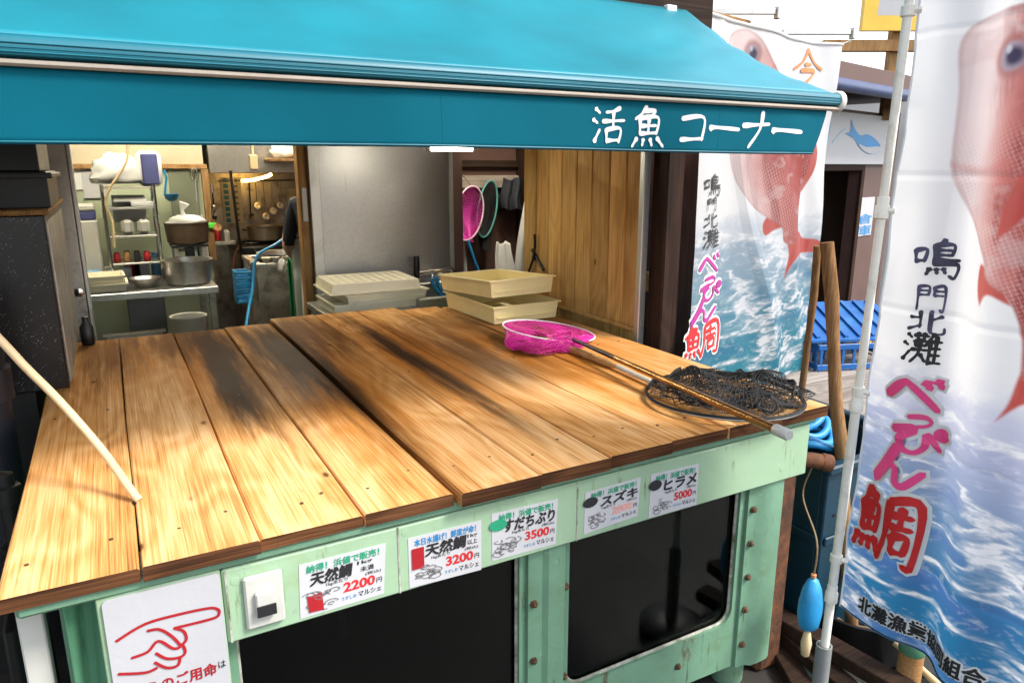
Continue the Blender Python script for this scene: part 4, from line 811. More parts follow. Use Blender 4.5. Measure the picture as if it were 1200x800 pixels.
def chars(root, fn, chart, lst, wk=.12, grow=0.):
    for ch, (u0, v0, u1, v1), mat, halo in lst:
        c = [chart(u0, v0), chart(u1, v1), chart(u1, v0), chart(u0, v1)]
        x0, x1 = (c[0][0]+c[3][0])/2, (c[1][0]+c[2][0])/2; zt, zb_ = (c[0][1]+c[2][1])/2, (c[1][1]+c[3][1])/2; w_ = (x1-x0+zt-zb_)/2*wk
        if ch in 'べっぴん': w_ *= 1.75
        if halo: mb = MB(); brush(mb, G[ch], fn, x0, zt, x1-x0, zt-zb_, w_, halo, lift=.0012); mb.build('letter_outline', M['letterwhite'], root, fix=False)
        mb = MB(); brush(mb, G[ch], fn, x0, zt, x1-x0, zt-zb_, w_, lift=.0045); mb.build('letter', M[mat], root, fix=False)
def chart_on(p0, D2):
    n_ = Vector((-D2.y, D2.x, 0))
    def f(u, v): r_ = ray(u, v); t = (p0-C0).dot(n_)/r_.dot(n_); p = C0+r_*t; return ((p-p0).dot(D2), p.z)
    return f
# --- near nobori banner
pB, pT = Pf(962, 790, 1.70), Pf(1066, 0, 1.70)
def pole_at(z): t = (z-pB.z)/(pT.z-pB.z); return pB+(pT-pB)*t
nb_ = thing('nobori_banner', (pB.x, pB.y, 0), 'tall near banner with a red sea bream on a white pole, at the right', 'banner', 'sea bream banners')
F0 = Pf(1010, 500, 1.7); DF = Vector((-.1, -.995, 0)).normalized(); NF = Vector((-.995, .1, 0))   # NF faces the counter side
def fcloth(s, z, lf=0):
    base = pole_at(z)+DF*(.018+s)+RT*.012; k = s/.6; lo = (1.6-z)
    off = .020*math.sin(s*21+z*1.2)*min(1, s*8)+.012*math.sin(s*38+z*2.6+1)*min(1, s*6)+.010*math.sin(z*5+s*4)*k+.0025*max(0, 1-abs(((z+.07) % .30)-.15)/.012)+.003*mnoise.noise(Vector((s*16, z*9, 2)))+.006*mnoise.noise(Vector((s*6+z*2, z*2.5, 5)))*min(1, s*8)
    off += .012*max(0, math.cos((z-.15)*2*math.pi/.42))*max(0, 1-s*9)*-.6
    return base+NF*(off+lf)+DF*(-.010*abs(math.sin(z*7.5))*max(0, 1-s*5))
DFRONT = dict(k=1., sea=1.16, z0=.47, c1=(.42, .44, .60), c2=(.022, .16, .33), c3=(.08, .14, .40), scale=330., head=1.70,
    fish=[(.094, 1.85), (.13, 1.895), (.22, 1.90), (.33, 1.90), (.43, 1.85), (.50, 1.73), (.52, 1.58), (.48, 1.43), (.43, 1.33), (.395, 1.25), (.385, 1.19), (.345, 1.19), (.33, 1.27), (.30, 1.34), (.255, 1.375), (.235, 1.42), (.18, 1.48), (.125, 1.56), (.108, 1.64), (.104, 1.75)],
    fins=[[(.345, 1.22), (.33, 1.14), (.315, 1.09), (.36, 1.14), (.40, 1.13), (.46, 1.08), (.41, 1.17), (.385, 1.22)], [(.235, 1.41), (.232, 1.36), (.25, 1.32), (.265, 1.345), (.31, 1.33), (.28, 1.38)], [(.52, 1.62), (.56, 1.5), (.50, 1.40), (.49, 1.5)]],
    topfins=[[(.30, 1.62), (.27, 1.55), (.26, 1.46), (.30, 1.50), (.34, 1.60)]], eye=(.228, 1.805, .034), gill=(.18, 1.76, .17), axis=lambda s, z: (s-.135-.30*np.clip(1.5-z, 0, .4))/.20)
banner(nb_, fcloth, .60, .47, 2.27, 300, 760, DFRONT, M['print'])
MB().tube([fcloth(.004, 2.27-1.8*i/60, .001) for i in range(61)], .0028, 5).build('side_hem', M['letterwhite'], nb_, 50); MB().tube([fcloth(.6*i/30, .474, .001) for i in range(31)], .0022, 5).build('bottom_hem', M['tubblue'], nb_, 50)
cF = chart_on(F0, DF); cF2 = lambda u, v: (lambda q: (q[0]-.02, q[1]))(cF(u, v))
chars(nb_, fcloth, cF2, [('鳴', (1078, 280, 1122, 328), 'indigo', 0), ('門', (1078, 333, 1108, 366), 'indigo', 0), ('北', (1070, 362, 1107, 394), 'indigo', 0), ('灘', (1065, 388, 1102, 428), 'ink', 0),
    ('べ', (1050, 438, 1104, 482), 'pink', .008), ('っ', (1068, 482, 1096, 506), 'pink', .008), ('ぴ', (1054, 496, 1104, 538), 'pink', .008), ('ん', (1034, 518, 1086, 572), 'pink', .008), ('鯛', (1012, 572, 1082, 660), 'red', .008)], .12)
for mt, bd, lf in (('letterwhite', .13, .0012), ('ink', .035, .0030)):
    mb = MB(); put_text(mb, '北灘漁業協同組合', lambda x, z: fcloth(x, z, lf), .062, .500, .38, .540, bold=bd); mb.build('lettering', M[mt], nb_, fix=False)
pt = pole_at(2.36)
MB().tube([pole_at(.33), pole_at(1.0)], .0115, 14).tube([pole_at(.98), pt], .0100, 14).build('pole', M['pvc'], nb_, 40)
for z in (.47, 1.005, 1.48): p = pole_at(z); MB().lathe(p, [(.0118, 0), (.016, .003), (.016, .03), (.013, .034), (.013, .05), (.0118, .052)], 14, axis=pT-pB).build('pole_joint', M['pvc'], nb_, 40)
for z in (.60, 1.06, 1.50, 1.93): p = pole_at(z); q = fcloth(0.012, z); mb = MB(); mb.tube([p+RT*.0, q], [.008, .006], 6).lathe(p-Vector((0, 0, .012)), [(.0125, 0), (.0155, .002), (.0155, .022), (.0125, .024)], 12); mb.build('tab', M['pvc'], nb_, 40)
MB().tube([pt-Vector((0, 0, .05)), pt+DF*.64-Vector((0, 0, .05))], .006, 8).build('cross_rod', M['pvc'], nb_, 40)
MB().lathe((pB.x-.0005, pB.y, 0), [(.021, 0), (.021, .34), (.017, .34), (.017, .30)], 16).build('socket_pipe', M['greypvc'], nb_, 40)
MB().lathe((pB.x, pB.y, 0), [(.11, 0), (.11, .05), (.09, .065), (.03, .07), (.0215, .07)], 28).build('base_weight', M['black'], nb_, 40)
# --- far banner on the shop corner
bb_ = thing('wall_banner', (2.5, 2.3, .55), 'wide far banner with a sea bream hung beside the corner post', 'banner', 'sea bream banners')
B0 = Vector((1.975, 2.16, 0)); DB = Vector((.973, .23, 0)).normalized(); NBk = Vector((.23, -.973, 0)).normalized()
WB = 1.10
def bcloth(s, z, lf=0):
    k = s/WB; sag = .0
    off = .014*math.sin(s*9+z*1.5)+.010*math.sin((s*1.3+z*.5)*16)*k+.018*math.sin((s+(2.15-z)*.55)*6.)*math.sin(k*math.pi)+.008*max(0, 1-abs(s-.28-(1.75-z)*.42)/.05)+.005*mnoise.noise(Vector((s*8, z*5, 3)))
    return B0+DB*(s+.006*math.sin(z*6)*k)+NBk*(.035+off+lf)+Vector((0, 0, z-.018*math.sin(k*math.pi)*max(0, (z-1.7)/.45)))
DBACK = dict(k=1.25, sea=1.40, z0=.50, c1=(.30, .38, .47), c2=(.025, .21, .29), c3=(.02, .15, .29), scale=230., head=1.95,
    fish=[(.16, 2.06), (.24, 2.13), (.36, 2.12), (.50, 2.03), (.7, 1.93), (.88, 1.80), (.92, 1.64), (.87, 1.48), (.82, 1.37), (.81, 1.26), (.70, 1.26), (.67, 1.33), (.58, 1.37), (.47, 1.42), (.34, 1.52), (.24, 1.66), (.16, 1.85)],
    fins=[[(.71, 1.30), (.74, 1.20), (.72, 1.09), (.79, 1.16), (.88, 1.19), (1.10, 1.19), (1.09, 1.25), (.95, 1.27), (.82, 1.31)], [(.58, 1.39), (.53, 1.35), (.55, 1.30), (.62, 1.32), (.68, 1.34)], [(.90, 1.76), (1.0, 1.66), (.92, 1.52), (.86, 1.5)]],
    topfins=[], eye=(.335, 2.045, .045), gill=(.34, 1.98, .25), axis=lambda s, z: (s-.22-.5*np.clip(1.6-z, 0, .4))/.55)
banner(bb_, bcloth, WB, .55, 2.15, 300, 420, DBACK, M['print'])
cB = chart_on(B0+NBk*.035, DB)
M['purple'] = pm('purple ink', (.36, .025, .22), .5, var=.2, bump=0)
chars(bb_, bcloth, cB, [('鳴', (821, 204, 846, 231), 'ink', 0), ('門', (825, 232, 841, 247), 'ink', 0), ('北', (821, 249, 843, 268), 'ink', 0), ('灘', (820, 268, 844, 291), 'ink', 0), ('今', (934, 52, 968, 96), 'orange', 0),
    ('べ', (815, 296, 846, 322), 'purple', .010), ('っ', (823, 320, 844, 336), 'purple', .010), ('ぴ', (818, 330, 848, 354), 'purple', .010), ('ん', (804, 346, 842, 378), 'purple', .010), ('鯛', (796, 378, 844, 418), 'red', .010)], .085)
mb = MB(); a = bcloth(0, 2.15); mb.tube([a, a+Vector((-.02, -.01, .03)), (1.965, 2.185, a.z+.045)], .005, 6); mb.tube([bcloth(WB, 2.15), bcloth(WB, 2.15)+Vector((.12, .05, .03))], .003, 5); mb.build('tie_hook', M['steel'], bb_, 40)
mb = MB(); mb.tube([bcloth(WB*i/24, 2.147, .002) for i in range(25)], .006, 6); mb.build('top_hem', M['letterwhite'], bb_, 40)
# eave frame the banner hangs from
ef = thing('eave_frame', (2.4, 2.4, 2.17), 'brown eave beam with steel arms above the wall banner', 'eave')
MB().box((1.953, 2.30, 2.175), (2.55, 2.36, 2.215), .004, rz=.225, piv=(1.953, 2.31)).build('beam', M['kwood'], ef)
for i, (u, v) in enumerate(((912, 14), (1000, 38))):
    a = Py(u, v, 2.36+.06*i); mb = MB(); mb.box((a.x-.34, a.y-.012, a.z-.012), (a.x-.0145, a.y+.012, a.z+.012), .002, rz=-.5, piv=(a.x, a.y)).box((a.x-.014, a.y-.014, a.z-.03), (a.x+.008, a.y+.014, a.z+.02), .003); mb.build('steel_arm', M['alu'], ef)
# ------------------------------------------------------------------ kitchen seen through the opening
def pot(mb, c, r, h, lip=.008, t=.004, n=26, taper=.93, mi=0):
    mb.lathe(c, [(0, .0), (r*taper*.9, 0), (r*taper, .012), (r, h), (r+lip, h+.004), (r+lip, h+.008), (r-t, h+.006), (r*taper-t, .016), (0, .012)], n, mi); return mb
wt = thing('work_table', (.15, 5.4, .012), 'stainless work table with pans in the kitchen', 'table')
KZ = .835; kx0, kx1 = -.40, Py(256, 335, 5.03).x
MB().box((kx0, 5.03, KZ-.045), (kx1, 5.75, KZ), .004).build('table_top', M['steel'], wt)
for x, y in ((kx0+.04, 5.08), (kx1-.04, 5.08), (kx0+.04, 5.7), (kx1-.04, 5.7)): MB().box((x-.02, y-.02, .013), (x+.02, y+.02, KZ-.046), .003).build('leg', M['steeldull'], wt)
MB().box((kx0+.05, 5.1, .30), (kx1-.05, 5.68, .325), .003).build('under_shelf', M['steeldull'], wt)
a = Py(172, 360, 5.2); solid('grey_bin', MB().box((a.x-.11, 5.2, .326), (a.x+.11, 5.5, KZ-.06), .01), M['greypvc'], 'grey bin standing on the shelf under the work table', 'bin')
a = Py(125, 345, 5.12); tray((a.x, 5.32, .331), .40, .30, .10, 0, 'creamtray', 'cream tub low on the shelf under the work table', 'kitchen tubs')
cx_ = Py(120, 330, 5.1).x; tray((cx_+.0, 5.20, KZ+.0047), .26, .26, .05, 0, 'creamtray', 'cream tray at the left end of the work table', 'kitchen tubs')
tray((cx_-.01, 5.20, KZ+.0595), .25, .25, .045, .03, 'creamtray', 'cream tray stacked on another at the left end of the work table', 'kitchen tubs')
a = Py(222, 330, 5.22); solid('stock_pot', pot(MB(), (a.x, 5.25, KZ+.001), .148, .155, .014), M['steel'], 'large stainless pot at the right front of the work table', 'pot', smooth=40)
a = Py(171, 330, 5.2); solid('steel_bowl', pot(MB(), (a.x, 5.22, KZ+.001), .088, .055, .006, taper=.6), M['steel'], 'shallow steel bowl on the work table left of the large pot', 'bowl', smooth=40)
bs = thing('burner_stand', (.5, 5.6, KZ), 'dark burner stand behind the large pot', 'stand'); a = Py(221, 288, 5.6); zst = a.z
for dx in (-.09, .09): MB().box((a.x+dx-.015, 5.5, KZ+.001), (a.x+dx+.015, 5.68, zst), .003).build('leg', M['steeldull'], bs)
MB().box((a.x-.12, 5.49, zst+.0005), (a.x+.12, 5.69, zst+.02), .004).build('plate', M['black'], bs)
MB().box((a.x-.03, 5.52, zst-.09), (a.x+.03, 5.58, zst), .004).build('burner', M['black'], bs)
sp2 = thing('shallow_pan', (a.x, 5.6, zst+.02), 'brown shallow pan on the burner stand with a white bag in it', 'pan'); pot(MB(), (a.x, 5.59, zst+.021), .145, .14, .006).build('pan', pm('browned pan', (.17, .12, .08), .4, .7, var=.3), sp2, 40)
def blob(c, rx, ry, rz_, seed, amp=.25, n=14, m=20):
    mb = MB(); c = Vector(c)
    def f(a_, b_):
        th, ph = a_*2*math.pi, (b_-.5)*math.pi; d = Vector((math.cos(th)*math.cos(ph), math.sin(th)*math.cos(ph), math.sin(ph))); k = 1+amp*mnoise.noise(d*2.2+Vector((seed, 0, 0)))+amp*.6*mnoise.noise(d*5+Vector((0, seed, 0)))
        return c+Vector((d.x*rx*k, d.y*ry*k, max(d.z*rz_*k, -rz_*.55)))
    mb.grid(f, m, n); return mb
bz = blob((a.x, 5.59, zst+.165), .13, .11, .05, 3); bz.tube(V3([(a.x-.01, 5.59, zst+.20), (a.x-.02, 5.59, zst+.25), (a.x, 5.585, zst+.30)]), [.02, .012, .035], 10)
solid('white_bag', bz, M['bag'], 'knotted white bag lying in the brown shallow pan', 'bag', smooth=60)
for i, (u, mt, hh) in enumerate(((236, 'blue', .09), (241, 'whitepl', .10))):
    q = Py(u, 284, 5.62); tz_ = Py(u, 264, 5.62).z; mb = MB(); mb.lathe((q.x, 5.72, KZ+.001), [(.024, 0), (.024, .36), (.011, .39), (.011, .42), (.0, .421)], 12)
    solid('bottle', mb, M[mt], ('blue capped', 'white')[i]+' bottle standing behind the brown pan', 'bottle', smooth=40)
q = Py(250, 266, 5.8); solid('green_sponge', MB().box((q.x-.03, 5.88, q.z-.02), (q.x+.03, 5.904, q.z+.025), .008), pm('green sponge', (.08, .55, .05), .8), 'bright green sponge on the wall trim right of the brown pan', 'sponge')
# wire rack standing on the table
rk = thing('wire_rack', (.05, 5.6, KZ), 'steel rack on the work table holding white boxes', 'rack')
ry0, ry1 = 5.45, 5.70; rx0 = Py(129, 300, ry0).x; rx1 = Py(189, 300, ry0).x; rz1 = Py(150, 219, ry0).z; rz2 = Py(150, 276, ry0).z; rz3 = Py(150, 308, ry0).z
for x in (rx0, rx1):
    for y in (ry0, ry1): MB().tube([(x, y, KZ+.001), (x, y, rz1+.012)], .011, 8).build('upright', M['chrome'], rk, 40)
for z in (rz1, rz2, rz3): MB().box((rx0+.012, ry0-.01, z-.012), (rx1-.012, ry1+.01, z), .003).build('shelf', M['steel'], rk)
MB().box((rx0+.05, ry1-.05, rz2+.075), (rx1-.05, ry1-.02, rz1-.06), .003).build('back_panel', M['whitepl'], rk)
for i, (u0, u1) in enumerate(((141, 158), (160, 177))):
    p, q = Py(u0, 257, ry0+.03), Py(u1, 275, ry0+.03); solid('white_container', MB().box((p.x, ry0+.02, rz2+.001), (q.x, ry0+.14, rz2+.105), .022), M['whitepl'], ('left', 'right')[i]+' of the two white containers on the middle rack shelf', 'container', 'white containers')
pp_ = [((rx0+.04, .05), 'crimson'), ((rx0+.10, .06), 'kwood'), ((rx0+.16, .055), 'ink'), ((rx0+.22, .05), 'crimson'), ((rx0+.28, .06), 'whitepl'), ((rx0+.34, .05), 'brown')]
for i, ((x, h), mt) in enumerate(pp_):
    if x < rx1-.05: solid('spice_jar', MB().lathe((x, ry0+.05, rz3+.001), [(.02, 0), (.021, .004), (.021, h), (.016, h+.006), (.016, h+.018), (0, h+.02)], 12), M[mt], ('first', 'second', 'third', 'fourth', 'fifth', 'sixth')[i]+' small jar from the left on the lowest rack shelf', 'jar', 'spice jars', 40)
q = Py(143, 205, ry0+.1); solid('white_bag', blob((q.x-.02, ry0+.12, rz1+.085), .16, .09, .12, 9, .35), M['bag'], 'crumpled white plastic bags heaped on top of the rack', 'bag', smooth=70)
tw = thing('towel_bundle', (q.x+.25, ry0+.1, rz1), 'navy towel wrapped in white film on top of the rack', 'towel'); p = Py(160, 180, ry0+.02); q = Py(190, 219, ry0+.02)
MB().box((p.x-.01, ry0+.05, rz1+.001), (q.x+.015, ry0+.20, p.z+.02), .03).build('film', M['bag'], tw, 60); MB().box((p.x+.02, ry0+.030, rz1+.012), (q.x-.01, ry0+.0495, p.z+.0), .008).build('towel', M['navytowel'], tw)
dv = thing('ice_machine', (-.2, 5.5, KZ), 'white and blue kitchen appliance at the left of the rack', 'appliance'); p, q = Py(87, 240, 5.45), Py(119, 298, 5.45)
MB().box((p.x-.06, 5.45, KZ+.001), (q.x, 5.7, p.z-.10), .012).build('body', M['whitepl'], dv); MB().box((p.x-.06, 5.455, p.z-.099), (q.x-.005, 5.7, p.z-.045), .006).build('blue_band', M['navytowel'], dv); MB().box((p.x-.06, 5.45, p.z-.044), (q.x-.003, 5.7, p.z), .012).build('lid', M['whitepl'], dv)
q = Py(107, 308, 5.33); solid('blue_cloth', blob((q.x, 5.385, KZ+.045), .08, .045, .06, 4, .3), M['bluecloth'], 'crumpled light blue cloth between the cream trays and the appliance', 'cloth', smooth=60)
lp = thing('blue_ladle', Py(201, 230, 5.4), 'blue plastic ladle hanging from the right side of the rack', 'ladle'); p = Py(201, 230, 5.42); q = Py(199, 208, 5.42)
MB().lathe((p.x, p.y, p.z-.035), [(0, 0), (.02, .003), (.04, .02), (.048, .05), (.044, .05), (.036, .022), (0, .008)], 16).build('bowl', M['floatblue'], lp, 50); MB().tube([p+Vector((-.04, 0, .01)), q+Vector((-.02, 0, .0)), q+Vector((-.03, 0, .05))], .007, 8).build('handle', M['floatblue'], lp, 50)
q = Py(146, 200, 5.4); MB_ = MB().tube(spline(V3([Py(149, 165, 5.40), Py(148, 190, 5.40), Py(128, 222, 5.40), Py(124, 240, 5.41), Py(132, 262, 5.42), Py(134, 290, 5.42)])), .008, 8); solid('tan_cable', MB_, M['hose'], 'tan cable hanging in front of the kitchen rack', 'cable', smooth=40)
a = Py(224, 372, 5.02); bk = thing('bucket', (a.x, 4.86, .5), 'white bucket with handle in front of the work table', 'bucket')
zt_ = Py(224, 373, 4.8).z
mb = MB(); mb.lathe((a.x-.03, 4.82, .412), [(0, 0), (.075, 0), (.10, zt_-.412), (.108, zt_-.408), (.108, zt_-.395), (.096, zt_-.398), (.07, .012), (0, .01)], 24); mb.build('pail', M['whitepl'], bk, 40)
MB().tube([(a.x-.03+.11*math.cos(t), 4.82-.02*math.sin(t), zt_-.01-.06*math.sin(t)) for t in np.linspace(0, math.pi, 12)], .003, 6).build('handle', M['steel'], bk)
stl = thing('low_stool', (a.x-.03, 4.82, .012), 'low plastic stool carrying the white bucket', 'stool')
MB().box((a.x-.15, 4.70, .385), (a.x+.09, 4.94, .411), .006).build('seat', M['greypvc'], stl)
for dx in (-.13, .07):
    for dy in (4.72, 4.92): MB().box((a.x+dx-.015, dy-.015, .013), (a.x+dx+.015, dy+.015, .384), .003).build('leg', M['greypvc'], stl)
# stove recess on the right
rg = thing('gas_range', (1.15, 6.6, .012), 'dark gas range at the back of the kitchen', 'stove')
p, q = Py(284, 290, 6.3), Py(346, 284, 6.3); zs_ = p.z
MB().box((p.x, 6.3, .10), (q.x+.2, 7.05, zs_-.06), .004).build('body', M['steeldull'], rg); MB().box((p.x-.02, 6.28, zs_-.0595), (q.x+.2, 7.05, zs_), .004).build('hob', M['black'], rg)
for dx in (.12, .38): mb = MB(); c = Vector((p.x+dx, 6.6, zs_+.012)); mb.tube([c+Vector((.1*math.cos(t), .1*math.sin(t), 0)) for t in np.linspace(0, 6.283, 20, endpoint=False)], .008, 6, closed=True); [mb.box((c.x-.13, c.y-.006, zs_+.0005), (c.x+.13, c.y+.006, zs_+.012), rz=k*math.pi/3) for k in range(3)]; mb.build('trivet', M['black'], rg)
for x in (p.x+.04, q.x+.15): 
    for y in (6.36, 7.0): MB().box((x-.02, y-.02, .013), (x+.02, y+.02, .0995)).build('leg', M['steeldull'], rg)
for k in range(3): MB().lathe((p.x+.1+.16*k, 6.28, zs_-.03), [(.018, 0), (.016, .018), (0, .019)], 12, axis=(0, -1, 0)).build('knob', M['black'], rg, 40)
c = Vector((Py(311, 275, 6.6).x, 6.6, zs_+.022)); wk_ = thing('wok_pot', c, 'two handled metal wok pot on the gas range', 'pot')
pot(MB(), c, .15, .12, .008).build('pot', pm('aged aluminium', (.30, .25, .18), .4, .8, var=.3), wk_, 40)
for s_ in (-1, 1): MB().tube([c+Vector((s_*(.158+.03*math.sin(t)), .05*math.cos(t), .10)) for t in np.linspace(0, math.pi, 8)], .006, 6).build('handle', M['black'], wk_)
ks = thing('prep_sink', (1.1, 5.6, .012), 'stainless prep sink in front of the gas range', 'sink'); p = Py(304, 306, 5.35); q = Py(345, 304, 5.35)
px0, px1, pzz = p.x-.03, q.x+.35, p.z-.02
mb = MB(); mb.box((px0, 5.35, pzz-.03), (px1, 5.41, pzz), .003).box((px0, 5.90, pzz-.03), (px1, 5.96, pzz), .003).box((px0, 5.411, pzz-.03), (px0+.05, 5.899, pzz), .003).box((px1-.05, 5.411, pzz-.03), (px1, 5.899, pzz), .003); mb.build('rim', M['steel'], ks)
mb = MB(); mb.box((px0+.01, 5.36, pzz-.28), (px1-.01, 5.37, pzz-.031)).box((px0+.01, 5.94, pzz-.28), (px1-.01, 5.95, pzz-.031)).box((px0+.01, 5.371, pzz-.28), (px0+.02, 5.939, pzz-.031)).box((px1-.02, 5.371, pzz-.28), (px1-.01, 5.939, pzz-.031)).box((px0+.021, 5.371, pzz-.28), (px1-.021, 5.939, pzz-.27)); mb.build('basin', M['steeldull'], ks)
for x in (px0+.03, px1-.03):
    for y in (5.39, 5.92): MB().tube([(x, y, .013), (x, y, pzz-.281)], .016, 8).build('leg', M['steel'], ks, 40)
pw = Py(322, 304, 5.62); solid('wide_pan', pot(MB(), (pw.x+.05, 5.62, pzz-.01), .17, .05, .01), M['steel'], 'wide shallow pan set over the prep sink', 'pan', smooth=40)
p = Py(317, 352, 5.30); solid('white_crate', MB().box((p.x-.12, 5.08, .013), (p.x+.10, 5.30, .20), .02).box((p.x-.13, 5.07, .2005), (p.x+.11, 5.31, .225), .01), M['whitepl'], 'white lidded box on the kitchen floor before the prep sink', 'box')
p = Py(291, 340, 5.2); kb = thing('blue_basket', (p.x, 5.25, .3), 'blue slatted basket hung at the left end of the prep sink', 'basket')
bx0, bx1, bz0, bz1 = p.x-.055, min(p.x+.055, px0-.005), p.z-.11, p.z+.10
for k in range(6): z = bz0+(bz1-bz0)*k/5; MB().box((bx0, 5.36, z-.010), (bx1, 5.372, z+.010), .002).build('slat', M['floatblue'], kb); MB().box((bx0, 5.50, z-.010), (bx1, 5.512, z+.010), .002).build('slat', M['floatblue'], kb)
for x in (bx0, bx1-.012): MB().box((x, 5.3725, bz0-.01), (x+.012, 5.4995, bz1+.01)).build('end_panel', M['floatblue'], kb)
MB().box((bx0+.0125, 5.3725, bz0-.01), (bx1-.0125, 5.4995, bz0+.002)).build('floor_panel', M['floatblue'], kb)
MB().tube([(bx1-.006, 5.44, bz1), (bx1+.01, 5.44, pzz+.004), (px0+.03, 5.44, pzz+.006)], .005, 6).tube([Py(284, 300, 5.42), Py(294, 322, 5.42)], .006, 6).build('hook', M['steel'], kb)
solid('blue_hose', MB().tube(spline(V3([Py(346, 275, 5.5), Py(338, 276, 5.42), Py(322, 287, 5.33), Py(304, 297, 5.30), Py(298, 312, 5.28), Py(296, 340, 5.22), Py(291, 365, 5.1), Py(288, 385, 4.9), Py(284, 400, 4.6)])), .010, 8), M['bluerope'], 'blue hose looping from the prep sink down to the kitchen floor', 'hose', smooth=40)
# hood, poster, utensils on the stove wall
hd = thing('range_hood', (1.2, 6.7, 1.7), 'stainless range hood with a lit amber lamp above the gas range', 'hood'); MB().tube(spline(V3([Py(283, 212, 6.6), Py(296, 211, 6.6), Py(312, 207, 6.6), Py(318, 204, 6.6)])), .012, 8).build('amber_lamp', emitmat('amber lamp', (1, .55, .12), 14.), hd, 40); p = Py(246, 203, 6.2)
MB().box((p.x+.0, 6.2, p.z), (1.80, 7.09, ZT-.003), .004).build('canopy', M['steel'], hd)
p2, q2 = Py(262, 176, 6.1), Py(262, 206, 6.1); MB().box((Py(297, 190, 6.19).x-.03, 6.16, p.z+.03), (Py(297, 190, 6.19).x+.03, 6.199, p.z+.14), .004).build('junction_box', M['hose'], hd); MB().tube([(Py(297, 190, 6.19).x, 6.18, p.z+.14), (Py(297, 190, 6.19).x, 6.18, ZT-.01)], .010, 8).build('conduit', M['hose'], hd)
q = Py(333, 186, 6.0); solid('wall_shelf', MB().box((q.x-.12, 5.95, q.z-.02), (q.x+.35, 6.198, q.z), .003), M['kwood'], 'pale board shelf under the awning edge in front of the hood', 'shelf'); solid('white_bag', blob((q.x+.05, 6.07, q.z+.06), .13, .07, .09, 6, .3), M['bag'], 'white plastic bundle lying on the board shelf by the hood', 'bag', smooth=60)
ps = thing('wall_calendar', Py(272, 235, 7.09), 'paper calendar with a blue column on the stove wall', 'poster'); p, q = Py(258, 208, 7.08), Py(286, 261, 7.08)
MB().box((p.x, 7.085, q.z), (q.x, 7.0985, p.z)).build('sheet', M['paper'], ps)
for k in range(8): z = q.z+(p.z-q.z)*(k+.5)/8; MB().box((p.x+.02, 7.081, z-.018), (p.x+.06, 7.0845, z+.018)).build('blue_print', M['inkblue'], ps); MB().box((p.x+.10, 7.081, z-.010), (q.x-.03, 7.0845, z+.006)).build('grey_print', M['greyink'], ps)
solid('dark_cable', MB().tube(spline(V3([Py(270, 200, 6.15), Py(274, 230, 6.15), Py(279, 270, 6.15), Py(283, 300, 6.2), Py(284, 330, 6.25)])), .012, 8), M['black'], 'dark cable hanging left of the gas range', 'cable', smooth=40)
solid('red_hose', MB().tube(spline(V3([Py(283, 285, 6.24), Py(275, 300, 6.22), Py(273, 325, 6.2), Py(276, 350, 6.2)])), .009, 8), M['rust'], 'thin red gas hose beside the range', 'hose', smooth=40)
for i, (u, v0, v1, r_) in enumerate(((292, 212, 250, .03), (336, 262, 280, .015), (252, 250, 262, .028))):
    y = 7.06 if i < 2 else 5.9; a, b2 = Py(u, v0, y), Py(u+2, v1, y); ld = thing('hanging_ladle', a, ('long dark ladle hanging on the stove wall', 'dark spatula standing behind the wok pot', 'brass ladle hanging on the kitchen trim')[i], 'ladle')
    MB().tube([a, b2], .006, 6).build('handle', M['black' if i < 2 else 'polewood'], ld); MB().lathe(b2-Vector((0, .012, .03)), [(0, 0), (r_*.7, .004), (r_, .02), (r_*.9, .02), (0, .01)], 12, axis=(0, -1, .3)).build('scoop', M['black' if i < 2 else 'polewood'], ld, 50)
cp = thing('control_panel', Py(328, 240, 7.09), 'pale control panel with a small screen on the stove wall', 'panel'); p, q = Py(337, 220, 7.07), Py(349, 258, 7.07); MB().box((p.x, 7.07, q.z), (q.x, 7.0985, p.z), .006).build('case', M['whitepl'], cp); MB().box((p.x+.025, 7.065, q.z+.10), (q.x-.025, 7.0695, q.z+.16)).build('screen', M['ink'], cp)
p = Py(357, 238, 4.0); solid('wall_thermometer', MB().box((.925, 4.006, p.z-.10), (.952, 4.0185, p.z+.08), .003), M['paper'], 'white thermometer strip on the brown jamb', 'thermometer')
wsk = thing('wire_whisk', Py(225, 190, 5.9), 'wire whisk hanging in front of the olive board', 'whisk'); a = Py(227, 197, 5.9); mb = MB()
for k in range(4): mb.tube([a+Vector((.03*math.sin(t)*math.cos(k*.785), .03*math.sin(t)*math.sin(k*.785), -.09*(1-math.cos(t))*.5)) for t in np.linspace(0, 2*math.pi, 14)], .0018, 4)
mb.build('wires', M['chrome'], wsk); MB().tube([a+Vector((0, 0, -.09)), a+Vector((0, 0, -.24))], .005, 6).build('handle', M['chrome'], wsk)

